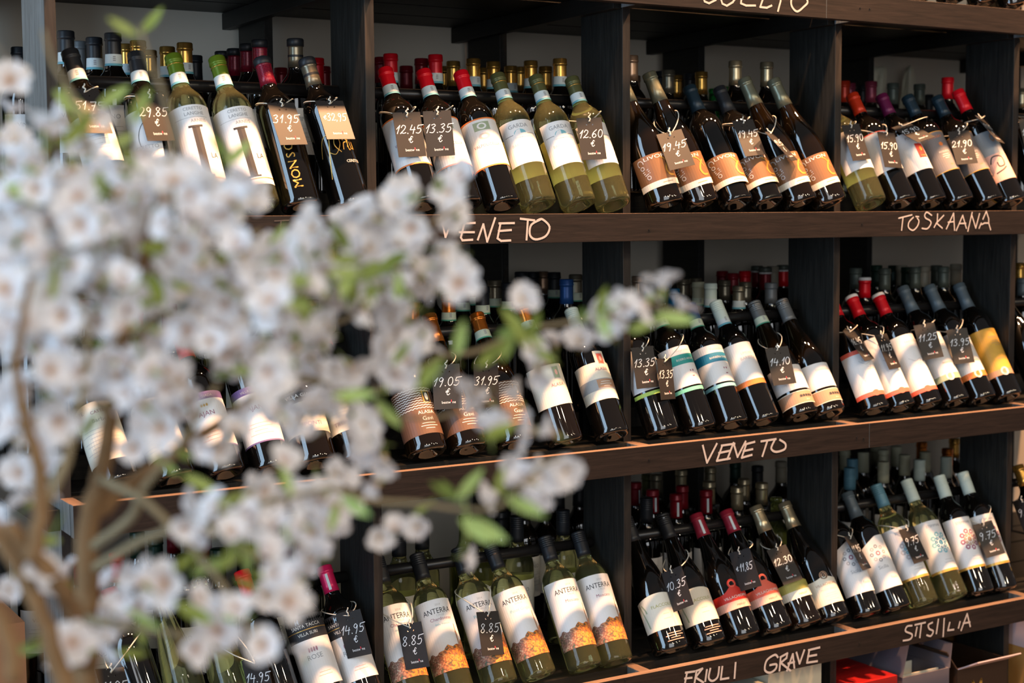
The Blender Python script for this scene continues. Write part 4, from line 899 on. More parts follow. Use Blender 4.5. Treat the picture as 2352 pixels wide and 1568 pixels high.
def tag_mesh(price, ef, th=.0007):
    k = ('t', price, ef)
    if k in _cache: return _cache[k]
    mb = MB(); n = 12; hx, hy, hr = 0.0, CH / 2 - .008, .0022
    # card with a punched hole: ring of quads between the hole and the outline
    outl = []
    W2, H2 = CW / 2, CH / 2
    for i in range(n):
        a = 2 * PI * i / n; dx, dy = math.cos(a), math.sin(a); t = 1e9
        if dx > 1e-6: t = min(t, (W2 - hx) / dx)
        if dx < -1e-6: t = min(t, (-W2 - hx) / dx)
        if dy > 1e-6: t = min(t, (H2 - hy) / dy)
        if dy < -1e-6: t = min(t, (.016) / -dy)
        outl.append((hx + dx * t, hy + dy * t))
    # top piece as grid around the hole
    for z in (-th / 2, th / 2):
        vs = [(hx + hr * math.cos(2 * PI * i / n), hy + hr * math.sin(2 * PI * i / n), z) for i in range(n)]
        sq = []
        for i in range(n):
            a = 2 * PI * i / n; c, s_ = math.cos(a), math.sin(a); m_ = max(abs(c), abs(s_)); sq.append((hx + .008 * c / m_, hy + .008 * s_ / m_, z))
        vs += sq; mb.add(vs, [(i, (i + 1) % n, n + (i + 1) % n, n + i) for i in range(n)], 'tag_card')
        for (xa, xb, ya, yb) in ((-W2, hx - .008, hy - .008, H2), (hx + .008, W2, hy - .008, H2), (-W2, W2, -H2, hy - .008)):
            mb.add([(xa, ya, z), (xb, ya, z), (xb, yb, z), (xa, yb, z)], [(0, 1, 2, 3)], 'tag_card')
    P4 = [(-W2, -H2), (W2, -H2), (W2, H2), (-W2, H2)]
    for i in range(4):
        a, b = P4[i], P4[(i + 1) % 4]; mb.add([(a[0], a[1], -th / 2), (b[0], b[1], -th / 2), (b[0], b[1], th / 2), (a[0], a[1], th / 2)], [(0, 1, 2, 3)], 'tag_card')
    card = mb.mesh('card')
    mb = MB(); zt = th / 2 + .0002
    def put(l, wd, mn='tag_ink'):
        for q in ribbon_quads(l, wd): k_ = len(mb.f) % 40; mb.add([(x, y, zt + k_ * 4e-6) for x, y in q], [(0, 1, 2, 3)], mn)
    hgt = .0165 if len(price) > 4 else .018
    sh = .22
    if ef:
        for l in glyph_lines('E', .009): put([(x - .020 + y * sh, y + .001) for x, y in l], .0011)
        for l in glyph_lines(price, .0165, .5): put([(x + .004 + y * sh * .6, y - .002) for x, y in l], .0013)
    else:
        for l in glyph_lines(price, hgt, .74): put([(x - .001 + y * sh, y + .002) for x, y in l], .0014)
        for l in glyph_lines('E', .0125): put([(x + y * sh, y - .0165) for x, y in l], .0013)
    vs, fs = text_polys('bestw'); mb.add([(-.0035 + x * .0076, -.0335 + y * .0076, zt) for x, y in vs], fs, 'tag_ink')
    vs, fs = text_polys('ne'); mb.add([(.0125 + x * .0076, -.0335 + y * .0076, zt) for x, y in vs], fs, 'tag_ink')
    put([(.0072, -.0300), (.0072, -.0270)], .0016, 'tag_red')
    _cache[k] = (card, mb.mesh('lettering')); return _cache[k]
rown = {1: 'upper row', 2: 'middle row', 3: 'lower row'}
mat('tag_string', (0.74, 0.70, 0.60), 0.95, bump=0.4, nscale=1200)
seen = {}
for (row, bay, bi, corners, price, ef) in TAGS:
    root, B, n, L = FRONT[(row, bay, bi)]
    px = sum(c[0] for c in corners) / 4; py = sum(c[1] for c in corners) / 4
    back = math.atan2(n.y, n.z); lat = math.atan2(n.x, n.z)
    P = hit(px, py, 1, 0.02)
    for _ in range(6):
        h = P.z - B.z; yf = B.y + h * math.tan(back) - .042 / math.cos(back) - .011
        P = hit(px, py, 1, max(yf, -0.012))
    R3, ang3 = card_pose(P, corners); yaw = math.degrees(ang3[0])
    # slide the card toward the viewer until it clears every bottle of its bay
    near = [(FRONT[k], FSHAPE[k]) for k in FRONT if k[0] == row and k[1] == bay]
    def clash():
        for gx in (-1, -.5, 0, .5, 1):
            for gy in (-1, -.5, 0, .5, 1):
                q = P + R3 @ Vector((gx * CW / 2, gy * CH / 2, 0))
                for (_, b_, n_, l_), s_h in near:
                    t_ = (q - b_).dot(n_)
                    if 0 < t_ < l_ and (q - b_ - n_ * t_).length < r_at(s_h, max(.001, min(.298, t_ / l_ * .30))) + .0016: return True
        return False
    for _ in range(14):
        if not clash(): break
        P = P + (CAM - P).normalized() * .003
    M = R3.to_4x4(); M.translation = P
    o = bpy.data.objects.new('price_tag', None); COL.objects.link(o); o.matrix_world = M; o.empty_display_size = .02
    card, let = tag_mesh(price, ef)
    look = 'black price tag chalked %s euro' % price
    tag(o, look + {True: ' nearly edge-on', False: ''}[abs(yaw + 30) > 45] + ' on %s bottle, %s, %s' % (ORD[bi], rown[row], BAYN[bay]), 'price tag', 'price tags in the ' + rown[row])
    c = link('card', card, o); link('lettering', let, c)
    # string: loop round the neck, ends through the hole
    Mi = M.inverted()
    hole = M @ Vector((0, CH / 2 - .008, 0)); mb = MB()
    sh = FSHAPE[(row, bay, bi)]
    ax = Vector((1, 0, 0)); ax = (ax - n * ax.dot(n)).normalized(); ay = n.cross(ax)
    dh = (hole - B).dot(n); dtop = max(.222, min(.243, dh + .030)); tow = hole - B - n * dh; ang = math.atan2(tow.dot(ay), tow.dot(ax)); rh = tow.length
    ring = []
    for i in range(27):
        t_ = -.985 + 1.97 * i / 26; a = ang + PI + PI * t_; k_ = abs(t_) ** 3
        d = dtop + (dh - dtop) * k_; rb = r_at(sh, max(.19, min(.29, d / L * .30))) + .0022
        rr = max(rb, rb + (rh - rb) * abs(t_) ** 6)
        ring.append(B + n * d + ax * rr * math.cos(a) + ay * rr * math.sin(a))
    hf = hole + M.to_3x3() @ Vector((0, 0, .0018))
    path = [hf] + ring + [hf]
    path = [Mi @ Vector(p) for p in smooth_line([tuple(p) for p in path], 2)]
    tube(mb, path, .0011, 'tag_string', 6)
    kn = [Vector((-.0012, CH / 2 - .008, .0016)), Vector((.0016, CH / 2 - .003, .0032)), Vector((-.0016, CH / 2 + .001, .002)), Vector((.0018, CH / 2 + .004, .0028)), Vector((.004, CH / 2 + .008, .002))]
    tube(mb, [Vector(p) for p in smooth_line([tuple(p) for p in kn], 3)], .0013, 'tag_string', 6)
    link('string', mb.mesh('string', True), o)

# ------------------------------------------------------------------ crumpled packing paper behind the fourth bay
mat('tissue', (0.82, 0.78, 0.60), 0.85, noise=0.08, nscale=30, bump=0.5)
def crumple(px, py, Y, rx, rz, seed, label, zb):
    bm = bmesh.new(); bmesh.ops.create_icosphere(bm, subdivisions=4, radius=1.0)
    rr = random.Random(seed); C = hit(px, py, 1, Y)
    dirs = [(Vector((rr.gauss(0, 1), rr.gauss(0, 1), rr.gauss(0, 1))).normalized(), rr.uniform(1.5, 4.5), rr.uniform(0, 6), rr.uniform(.035, .085)) for _ in range(16)]
    z0 = ZT[1] + .0456; hz = (C.z + rz - z0) / 2; C.z = z0 + hz
    for v in bm.verts:
        p = v.co.copy(); k = 1.0
        for d, f, ph, a in dirs: k += a * (1 - 2 * abs(math.sin(f * p.dot(d) + ph)))
        tp = 1 - .45 * max(0, p.z) ** 2 + .25 * max(0, p.z - .75)
        sq = min(1.9, max(.02, 1.02 - p.z * p.z) ** -.36)
        v.co = Vector((p.x * sq * rx * .82 * k * (1 - .2 * max(0, p.z)) + p.z * rx * .3, p.y * .036 * k * sq * .8, max(-hz, p.z * hz * (.85 + .15 * k))))
    me = bpy.data.meshes.new('packing_paper'); bm.to_mesh(me); bm.free(); me.materials.append(MATS['tissue'])
    o = link('packing_paper', me); o.location = C
    return tag(o, label, 'paper', 'crumpled packing paper')
crumple(2008, 205, .715, .056, .085, 3, 'crumpled pale packing paper standing behind the wine-red foil', 0)
crumple(2080, 208, .715, .056, .090, 9, 'larger crumpled paper with printed ring behind navy foils', 0)

# ------------------------------------------------------------------ boxes below the lowest shelf
mat('cardboard', (0.36, 0.24, 0.14), 0.8, noise=0.1, nscale=20)
mat('card_inner', (0.42, 0.33, 0.24), 0.8)
mat('box_red', (0.42, 0.012, 0.010), 0.4, noise=0.1)
mat('box_grey', (0.20, 0.19, 0.20), 0.6)
mat('box_lilac', (0.11, 0.10, 0.125), 0.6)
mat('box_dark', (0.035, 0.018, 0.010), 0.5)
mat('box_ochre', (0.38, 0.20, 0.055), 0.6, noise=0.08)
mat('box_pink', (0.50, 0.40, 0.42), 0.6)
mat('box_cream', (0.56, 0.54, 0.42), 0.6)
mat('box_green', (0.15, 0.16, 0.13), 0.6)
def quad_flap(mb, a, b, depth, ang, mn, mn2, th=.003):
    a, b = Vector(a), Vector(b); e = (b - a).normalized(); out = e.cross(Vector((0, 0, 1))).normalized()
    d = (out * math.cos(ang) + Vector((0, 0, 1)) * math.sin(ang)); nn = e.cross(d).normalized() * th
    c, f = b + d * depth - e * .012, a + d * depth + e * .012
    mb.add([a, b, c, f], [(0, 1, 2, 3)], mn); mb.add([a + nn, b + nn, c + nn, f + nn], [(3, 2, 1, 0)], mn2)
    mb.add([a, b, b + nn, a + nn, c, c + nn, f, f + nn], [(0, 3, 2, 1), (1, 2, 5, 4), (4, 5, 7, 6), (6, 7, 3, 0)], mn)
def carton(x0, x1, y0, y1, z0, z1, mn, inner, flaps, label, name='cardboard_box', extra=None):
    o = bpy.data.objects.new(name, None); COL.objects.link(o); ox, oy = (x0 + x1) / 2, (y0 + y1) / 2; o.location = (ox, oy, z0)
    tag(o, label, 'box', 'boxes under the rack')
    t = .004; mb = MB(); a0, a1, b0, b1, h = x0 - ox, x1 - ox, y0 - oy, y1 - oy, z1 - z0
    mb.box(a0, a1, b0, b1, 0, t, mn)
    mb.box(a0, a1, b0, b0 + t, t, h, mn); mb.box(a0, a1, b1 - t, b1, t, h, mn); mb.box(a0, a0 + t, b0 + t, b1 - t, t, h, mn); mb.box(a1 - t, a1, b0 + t, b1 - t, t, h, mn)
    if 'closed' in flaps: mb.box(a0 + t, (a0 + a1) / 2 - .001, b0 + t, b1 - t, h - t, h, mn); mb.box((a0 + a1) / 2 + .001, a1 - t, b0 + t, b1 - t, h - t, h, mn)
    link('box_body', mb.mesh('box_body'), o)
    cs = {'f': ((a0, b0, h), (a1, b0, h)), 'b': ((a1, b1, h), (a0, b1, h)), 'l': ((a0, b1, h), (a0, b0, h)), 'r': ((a1, b0, h), (a1, b1, h))}
    for f in flaps:
        if f == 'closed': continue
        s, ang, dep = f[:3]; mb = MB(); fm = f[3] if len(f) > 3 else inner; quad_flap(mb, cs[s][0], cs[s][1], dep, math.radians(ang), fm, fm); link('flap', mb.mesh('flap'), o)
    if extra: extra(o, a0, a1, b0, b1, h)
    return o
def base_for(px, py, Y): p = hit(px, py, 1, Y); return p
ZL = -0.264
for i in range(len(XP)):
    xa = XP[i] + T + .001; xb = (XP[i + 1] if i + 1 < len(XP) else XE) - .001
    for (y0, y1) in ((0.03, 0.122), (0.132, 0.290), (0.300, 0.470), (0.480, 0.628), (0.638, 0.792)):
        mb = MB(); mb.box(xa, xb, y0, y1, ZL - .020, ZL, 'slat_wood'); rpart('slat', mb, 0.0)
for i, x in enumerate(XP):
    mb = MB(); mb.box(x - 0.022, x - 0.0005, D1 + .002, 0.796, ZL - .058, ZL - 0.0205, 'rail_wood'); rpart('rail', mb, 0.001)
carton(1.66, 1.86, .060, .34, ZL + .0005, .125, 'box_cream', 'card_inner', ['closed'], 'pale cream carton under the chalked double word board')
def leaning_board(o, a0, a1, b0, b1, h): pass
carton(1.872, 2.035, .060, .34, ZL + .0005, .145, 'box_cream', 'card_inner', ['closed'], 'pale cream carton right of the other cream carton')
def inner_white(o, a0, a1, b0, b1, h):
    mb = MB()
    for k in range(3):
        mb = MB(); y = b0 + .03 + k * .09; mb.box(a0 + .006, a1 - .006, y, y + .003, h - .10, h - .006 - .004 * k, 'paper_cream')
        link('divider', mb.mesh('divider'), o)
carton(2.115, 2.262, .040, .40, ZL + .0005, .082, 'box_red', 'box_red', ['closed'], 'glossy red closed carton under the rack')
carton(2.285, 2.445, .045, .34, ZL + .0005, .070, 'box_lilac', 'cardboard', [('l', 112, .10, 'box_lilac'), ('b', 80, .14, 'card_inner'), ('r', 70, .06, 'box_lilac')], 'lilac-grey open carton with raised flaps and pale dividers', extra=inner_white)
def gold_mark(o, a0, a1, b0, b1, h):
    mb = MB(); cx = (a0 + a1) / 2 - .02; z0 = h - .085
    for l in ([(-.018, 0), (-.015, .045), (0, .014), (.015, .045), (.018, 0)], [(-.009, .004), (-.008, .020), (0, .004), (.008, .020), (.009, .004)]):
        for q in ribbon_quads(l, .005): mb.add([(cx + x, b0 - .0006, z0 + y) for x, y in q], [(0, 1, 2, 3)], 'ink_gold')
    link('gold_emblem', mb.mesh('gold_emblem'), o)
carton(2.475, 2.655, .045, .34, ZL + .0005, .062, 'box_dark', 'box_green', [('f', 28, .06, 'box_pink'), ('b', 80, .12, 'box_green'), ('l', 60, .05, 'box_dark')], 'dark brown open carton with gold emblem and folded flap', extra=gold_mark)
def script_mark(o, a0, a1, b0, b1, h):
    mb = MB(); cx = a0 + .045; z0 = h - .14
    for l in (smooth_line([(-.02, 0), (0, .04), (.006, .045), (.010, 0)]), [(-.008, .018), (.014, .020)], smooth_line([(.018, .0), (.020, .020), (.030, .022)])):
        for q in ribbon_quads(l, .003): mb.add([(cx + x, b0 - .0006, z0 + y) for x, y in q], [(0, 1, 2, 3)], 'ink_black')
    link('lettering', mb.mesh('lettering'), o)
carton(2.725, 3.00, .045, .34, ZL + .0005, .075, 'box_ochre', 'cardboard', ['closed'], 'ochre carton with black script at the right edge', extra=script_mark)
def stripes(o, a0, a1, b0, b1, h):
    mb = MB()
    for k in range(5):
        x = a0 + .03 + k * .045; vs = [(x, b0 - .0006, .01), (x + .006, b0 - .0006, .004), (x + .010, b0 - .0006, .03), (x + .008, b0 - .0006, .07), (x, b0 - .0006, .07)]
        mb.add(vs, [(0, 1, 2, 3, 4)], 'ink_plum')
    link('bottle_print', mb.mesh('bottle_print'), o)
carton(2.725, 2.98, .047, .32, .0757, .152, 'box_pink', 'box_pink', ['closed'], 'flat pink-white box with printed bottles on ochre carton', extra=stripes)
# tall orange carton beyond the left end of the rack
mat('box_orange', (0.40, 0.17, 0.075), 0.75, noise=0.15, nscale=12)
carton(-.20, .255, .27, .60, FLOOR + .0005, .455, 'box_orange', 'cardboard', ['closed'], 'tall orange-brown carton standing left of the rack')

# ------------------------------------------------------------------ the flowering branches in the foreground
def petal_mat():
    M = bpy.data.materials.new('petal'); M.use_nodes = True; MATS['petal'] = M; nt = M.node_tree; N = nt.nodes.new; L = nt.links.new
    b = nt.nodes['Principled BSDF']; out = nt.nodes['Material Output']
    tc = N('ShaderNodeTexCoord'); ln = N('ShaderNodeVectorMath'); ln.operation = 'LENGTH'; L(tc.outputs['Object'], ln.inputs[0])
    n = N('ShaderNodeTexNoise'); n.inputs['Scale'].default_value = 90; L(tc.outputs['Object'], n.inputs['Vector'])
    cr = N('ShaderNodeValToRGB'); e = cr.color_ramp.elements; e[0].position = 0.06; e[0].color = (0.66, 0.40, 0.34, 1); e[1].position = 0.42; e[1].color = (0.93, 0.91, 0.92, 1)
    q = e.new(0.20); q.color = (0.84, 0.74, 0.72, 1)
    mu = N('ShaderNodeMath'); mu.operation = 'MULTIPLY'; mu.inputs[1].default_value = 32; L(ln.outputs['Value'], mu.inputs[0]); L(mu.outputs[0], cr.inputs[0])
    L(cr.outputs[0], b.inputs['Base Color']); b.inputs['Roughness'].default_value = 0.7
    t = N('ShaderNodeBsdfTranslucent'); L(cr.outputs[0], t.inputs['Color']); mx = N('ShaderNodeMixShader'); mx.inputs[0].default_value = 0.35
    L(b.outputs[0], mx.inputs[1]); L(t.outputs[0], mx.inputs[2]); L(mx.outputs[0], out.inputs['Surface'])
petal_mat()
mat('blossom_heart', (0.58, 0.34, 0.16), 0.8)
mat('stamen', (0.75, 0.55, 0.30), 0.8)
mat('sepal', (0.22, 0.26, 0.07), 0.7)
mat('leaf_green', (0.20, 0.25, 0.045), 0.6, noise=0.3, nscale=60)
mat('leaf_bright', (0.32, 0.40, 0.11), 0.6, noise=0.3, nscale=60)
mat('bark', (0.22, 0.125, 0.055), 0.9, noise=0.35, nscale=70, bump=0.6)
mat('twig_bark', (0.27, 0.21, 0.12), 0.9, noise=0.3, nscale=90, bump=0.4)
def blossom_mesh(seed, openness):
    rr = random.Random(seed); mb = MB()
    for k in range(5):
        a = 2 * PI * k / 5 + rr.uniform(-.15, .15); c, s_ = math.cos(a), math.sin(a); Lp = .0205 * rr.uniform(.9, 1.08); Wp = .0088
        vs = []; rows = [(0.06, .12), (.3, .62), (.6, 1.0), (.85, .85), (1.0, .38)]
        tilt = openness + rr.uniform(-.12, .12)
        for t, wv in rows:
            for j in (-1, -.5, 0, .5, 1):
                x = Lp * t; y = Wp * wv * j; zz = .004 * (abs(j) ** 2) * wv + .0045 * math.sin(t * 2.4) * (1 if tilt < 1 else .6) + rr.uniform(-.0004, .0004)
                if t == 1.0: x -= .0022 * (1 - abs(j)) 
                xr = x * math.cos(tilt) - zz * math.sin(tilt); zr = x * math.sin(tilt) + zz * math.cos(tilt)
                vs.append((xr * c - y * s_, xr * s_ + y * c, zr + .0008 * (k % 2)))
        fs = [(i * 5 + j, i * 5 + j + 1, i * 5 + j + 6, i * 5 + j + 5) for i in range(4) for j in range(4)]
        mb.add(vs, fs, 'petal')
    lathe(mb, [(0.0005, .0030), (.0018, .0026), (.0024, .0014), (.0026, 0.0)], 'blossom_heart', 8, True, False)
    for k in range(9):
        a = rr.uniform(0, 6.28); r = rr.uniform(.002, .0058); h = rr.uniform(.006, .0095)
        tube(mb, [(0, 0, .001), (r * math.cos(a) * .7, r * math.sin(a) * .7, h * .7), (r * math.cos(a), r * math.sin(a), h)], .0003, 'stamen', 3)
        mb.add([(r * math.cos(a) + dx, r * math.sin(a) + dy, h + dz) for dx, dy, dz in ((.0006, 0, 0), (-.0006, 0, 0), (0, .0006, 0), (0, -.0006, 0), (0, 0, .0007), (0, 0, -.0007))], [(0, 2, 4), (2, 1, 4), (1, 3, 4), (3, 0, 4), (2, 0, 5), (1, 2, 5), (3, 1, 5), (0, 3, 5)], 'stamen')
    lathe(mb, [(.0006, -.009), (.0012, -.006), (.0030, -.002), (.0036, .0005)], 'sepal', 7, True, False)
    tube(mb, [(0, 0, -.009), (.001, .0005, -.016)], .0006, 'sepal', 4)
    return mb
BM = [blossom_mesh(s, o) for s, o in ((1, .25), (2, .45), (3, .12), (4, .8), (5, .35))]
BMESH = [b.mesh('blossom', True) for b in BM]
def leaf_mesh(seed, mn):
    rr = random.Random(seed); mb = MB(); Lf = .040; Wf = .0062; vs = []
    for i, t in enumerate((0, .12, .3, .5, .7, .87, 1.0)):
        wv = (.12, .55, .95, 1.0, .78, .42, .02)[i] * Wf; bend = .010 * t * t
        for j in (-1, 0, 1): vs.append((Lf * t, wv * j, bend + abs(j) * wv * .35))
    fs = [(i * 3 + j, i * 3 + j + 1, i * 3 + j + 4, i * 3 + j + 3) for i in range(6) for j in range(2)]
    mb.add(vs, fs, mn); return mb.mesh('leaf', True)
LM = [leaf_mesh(1, 'leaf_green'), leaf_mesh(2, 'leaf_bright')]
tree = bpy.data.objects.new('blossoming_tree', None); COL.objects.link(tree)
TB = at(200, 1640, 1.12); tree.location = (TB.x, TB.y, FLOOR)
TO = Vector(tree.location)
tag(tree, 'out-of-focus cherry tree with white blossoms and green leaves in the foreground', 'tree')
def branch(pts, r0, r1, mn='bark'):
    P = [tuple(at(x, y, d) - TO) for x, y, d in pts]; P = smooth_line(P, 5); n = len(P)
    jr = [r0 + (r1 - r0) * i / (n - 1) for i in range(n)]
    P = [Vector(p) + Vector((rnd.uniform(-1, 1), rnd.uniform(-1, 1), rnd.uniform(-1, 1))) * jr[i] * .18 for i, p in enumerate(P)]
    mb = MB(); tube(mb, P, 0, mn, 9, jr); link('branch', mb.mesh('branch', True), tree)
    return [Vector(p) + TO for p in P]
BR = []
base = TB.copy(); trunk_pts = [(base.x, base.y, FLOOR)]
mb = MB(); tube(mb, [Vector((0, 0, 0)), Vector((.01, .01, .30)), base - TO + Vector((-.004, .002, .02))], 0, 'bark', 12, [.022, .017, .0098]); link('trunk', mb.mesh('trunk', True), tree)
for pts, r0, r1, mn in [
 ([(200,1650,1.12),(197,1450,1.12),(200,1290,1.12),(208,1180,1.12),(235,1080,1.11),(255,960,1.10),(270,840,1.08),(300,700,1.06),(340,560,1.05),(360,430,1.04)], .0100, .0030, 'bark'),
 ([(215,1180,1.12),(290,1120,1.14),(400,1040,1.17),(520,960,1.2),(640,860,1.2),(720,760,1.2)], .0070, .0020, 'bark'),
 ([(205,1260,1.12),(300,1190,1.08),(330,1120,1.06),(420,1010,1.05),(500,880,1.04)], .0042, .0015, 'twig_bark'),
 ([(205,1310,1.12),(330,1240,1.09),(470,1190,1.07),(620,1150,1.06),(760,1120,1.05)], .0040, .0014, 'twig_bark'),
 ([(170,1660,1.0),(120,1480,1.0),(60,1330,1.0),(0,1240,1.0),(-60,1160,1.0)], .0072, .0045, 'bark'),
 ([(20,1200,.98),(70,1270,.99),(130,1330,1.0),(170,1420,1.04),(190,1520,1.1)], .0050, .0070, 'bark'),
 ([(75,1290,.98),(95,1160,.98),(80,1040,.97),(50,930,.96),(40,800,.95),(70,640,.94)], .0060, .0020, 'bark'),
 ([(90,1180,1.0),(150,1060,1.0),(180,940,1.0),(200,820,.99),(190,680,.98)], .0038, .0015, 'twig_bark'),
 ([(30,1568,.9),(20,1470,.9),(-20,1380,.9)], .0060, .0050, 'bark'),
 ([(255,960,1.10),(160,850,1.08),(130,760,1.06),(90,620,1.05),(60,480,1.04),(20,380,1.03)], .0035, .0013, 'twig_bark'),
 ([(270,860,1.08),(330,760,1.1),(420,660,1.12),(520,560,1.14),(600,530,1.15)], .0035, .0013, 'twig_bark'),
 ([(420,660,1.12),(560,640,1.14),(700,610,1.16),(840,570,1.18),(960,530,1.2),(1060,470,1.22)], .0026, .0010, 'twig_bark'),
 ([(640,860,1.2),(760,880,1.2),(840,900,1.2),(930,870,1.2),(1010,820,1.2),(1100,805,1.2),(1200,760,1.2),(1330,735,1.2),(1450,700,1.2),(1560,715,1.2)], .0030, .0011, 'twig_bark'),
 ([(720,760,1.2),(820,720,1.2),(930,660,1.2),(1010,600,1.2),(1060,560,1.2)], .0024, .0010, 'twig_bark'),
 ([(760,1120,1.05),(860,1150,1.06),(960,1155,1.07),(1060,1170,1.08),(1150,1160,1.08),(1230,1080,1.08),(1290,1050,1.08)], .0022, .0010, 'twig_bark'),
 ([(1065,1150,1.08),(1075,1210,1.08),(1062,1275,1.08)], .0016, .0010, 'sepal'),
 ([(700,1000,1.2),(860,960,1.2),(1000,960,1.2),(1110,930,1.2),(1220,970,1.2)], .0020, .0010, 'twig_bark'),
 ([(300,700,1.06),(290,560,1.04),(250,430,1.03),(200,330,1.02),(170,230,1.0),(120,140,1.0),(100,70,1.0)], .0030, .0011, 'twig_bark'),
 ([(360,430,1.04),(400,330,1.03),(380,230,1.02),(340,130,1.02),(322,60,1.02)], .0022, .0010, 'twig_bark'),
 ([(230,1100,1.1),(330,1150,1.05),(430,1250,1.03),(500,1330,1.02),(560,1420,1.02),(620,1500,1.02)], .0034, .0013, 'twig_bark'),
 ([(200,1420,1.1),(300,1440,1.06),(420,1460,1.05),(520,1500,1.05)], .0034, .0013, 'twig_bark'),
 ([(470,1190,1.07),(560,1260,1.06),(640,1330,1.06),(700,1400,1.06)], .0022, .0010, 'twig_bark')]:
    BR += branch(pts, r0, r1, mn)
# blossom clusters: x, y, spread x, spread y, count
CL = [(60,330,70,50,11),(150,420,90,70,18),(60,500,80,80,18),(180,560,90,70,18),(300,430,80,60,16),(420,470,80,50,14),(520,470,50,40,9),(330,560,90,60,16),(450,600,90,60,14),(60,640,80,70,16),
 (170,700,90,70,16),(300,700,80,60,12),(620,590,50,40,7),(560,680,70,50,11),(430,740,80,50,10),(650,690,80,50,10),(760,560,60,45,9),(850,520,60,35,9),(930,560,40,30,7),(1050,610,40,30,6),(1048,498,12,12,1),(930,460,35,25,3),(1045,430,20,20,2),
 (760,650,70,40,9),(870,670,70,40,9),(960,650,50,40,7),(900,750,50,50,6),(940,800,35,40,4),(690,810,60,60,9),(560,830,60,50,8),(330,830,70,50,9),(160,830,80,60,12),(50,820,60,60,9),(280,930,60,40,5),(420,900,60,40,6),(620,930,50,30,3),(760,880,50,60,7),(810,960,50,40,5),
 (40,960,40,50,5),(120,980,50,30,3),(330,990,30,25,2),(500,1000,60,30,3),(860,1010,30,35,3),(720,960,40,30,3),(40,1130,45,60,6),(110,1080,30,25,2),(30,1220,30,30,2),(30,1320,25,25,2),(120,1360,35,35,3),(150,1500,50,40,4),(310,1320,55,50,5),(480,1210,60,50,7),(600,1170,60,50,6),
 (720,1130,50,45,6),(760,1180,50,40,5),(690,1240,50,40,4),(500,1370,50,50,4),(560,1470,40,30,2),(270,1420,30,30,2),(650,1340,40,30,3),(620,1300,30,30,2),(440,1490,30,30,1),(710,1290,30,30,2),(870,1110,15,20,1),(960,1210,15,20,1),(870,1230,20,15,1),(905,1220,15,15,1),(1062,1280,18,10,1),
 (1090,920,25,25,2),(1130,1000,15,15,1),(1210,1080,40,30,4),(1300,1080,18,15,1),(1250,1130,15,20,1),(1150,1130,15,15,1),(1240,960,30,25,2),(1280,1000,10,10,1),(1200,690,15,12,1),(1260,840,35,30,3),(1390,740,25,25,2),(1450,700,30,25,3),(1490,670,25,25,2),(1560,720,12,15,1),(1330,790,15,15,1),(20,190,25,15,1),(170,290,25,20,2),(210,260,20,15,1),(560,450,30,30,2),(700,1510,20,20,1)]
spots = []
for cx, cy, sx, sy, n in CL:
    for _ in range(n if n == 1 else int(n * 1.35)):
        x, y = cx + max(-1.5, min(1.5, rnd.gauss(0, .75))) * sx, cy + max(-1.5, min(1.5, rnd.gauss(0, .75))) * sy
        if n == 1: x, y = cx, cy
        d = rnd.uniform(.96, 1.24) if x < 700 else rnd.uniform(1.1, 1.24)
        spots.append((x, y, d))
spots.sort(key=lambda s: s[2])
stuff = MB(); kept = 0
def orient(v):
    z = Vector(v).normalized(); a = Vector((rnd.gauss(0, 1), rnd.gauss(0, 1), rnd.gauss(0, 1))); x = (a - z * a.dot(z)).normalized(); y = z.cross(x)
    return Matrix((x, y, z)).transposed()
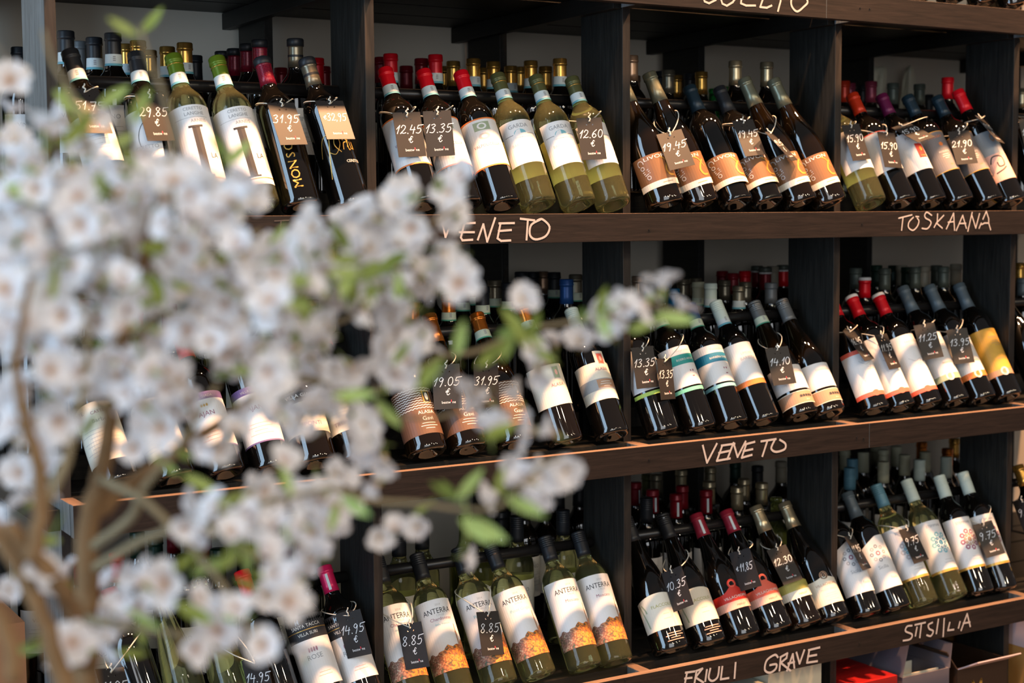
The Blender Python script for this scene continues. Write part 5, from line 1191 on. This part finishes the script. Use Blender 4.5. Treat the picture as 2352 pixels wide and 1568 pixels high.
for x, y, d in spots:
    P = at(x, y, d); v = (CAM - P).normalized() * .9 + Vector((rnd.gauss(0, 1), rnd.gauss(0, 1), rnd.gauss(0, 1))) * .85 + Vector((-.25, 0, .15))
    M = orient(v).to_4x4() @ Matrix.Scale(rnd.uniform(.60, .95), 4); M.translation = P - TO
    i = rnd.randrange(len(BM)); vis = 60 < x < 1620 and 80 < y < 1600 or True
    if kept < 298:
        o = link('blossom', BMESH[i], tree); o.matrix_local = M; kept += 1
    else:
        b = BM[i]; off = len(stuff.v); stuff.v += [tuple(M @ Vector(q)) for q in b.v]
        ids = [stuff.mi(nm) for nm in b.mats]; stuff.f += [tuple(off + k for k in f) for f in b.f]; stuff.m += [ids[k] for k in b.m]
if stuff.v: link('blossom', stuff.mesh('blossom', True), tree, 'stuff')
LV = [(700,640,60,30,9),(560,560,50,20,6),(800,640,50,25,7),(640,430,10,10,0),(990,450,20,15,2),(240,420,30,50,7),(270,330,30,40,5),(230,260,20,20,2),(520,380,30,20,2),(480,480,40,40,5),(90,600,70,30,7),(100,690,60,30,5),(420,620,60,30,6),(330,650,50,40,6),(280,760,40,40,4),(60,740,40,50,4),(620,760,50,30,5),(560,860,60,30,4),(830,600,40,30,4),(890,620,40,30,4),(950,610,40,30,3),(940,830,40,20,3),(1180,780,40,12,4),(1230,790,40,12,3),(1390,720,25,12,3),(1350,715,20,12,2),(1510,730,25,10,3),(1180,740,15,20,2),(1080,1150,35,8,5),(1065,1190,10,20,3),(1130,1135,25,6,2),(170,1010,30,15,3),(140,1240,30,12,2),(560,1230,40,30,4),(610,1130,30,20,3),(480,1280,40,30,4),(640,1260,30,20,2),(510,1420,30,20,2),(340,1470,40,30,3),(20,1510,20,15,2),(430,1090,30,20,3),(760,1130,30,20,2),(880,900,40,15,3),(1040,830,25,12,2),(30,660,25,20,2),(150,940,40,20,2),(0,420,20,20,2),(1100,1010,20,15,1),(560,1330,30,20,2),(700,720,40,20,4),(120,200,12,15,2),(325,80,10,12,2)]
for cx, cy, sx, sy, n in LV:
    for _ in range(n):
        P = at(cx + rnd.gauss(0, .7) * sx, cy + rnd.gauss(0, .7) * sy, rnd.uniform(.98, 1.16))
        o = link('leaf', LM[rnd.randrange(2)], tree)
        v = (CAM - P).normalized() + Vector((rnd.gauss(0, 1), rnd.gauss(0, 1), rnd.gauss(0, 1))) * .5
        M = orient(v).to_4x4() @ Matrix.Scale(rnd.uniform(.45, .8), 4); M.translation = P - TO; o.matrix_local = M
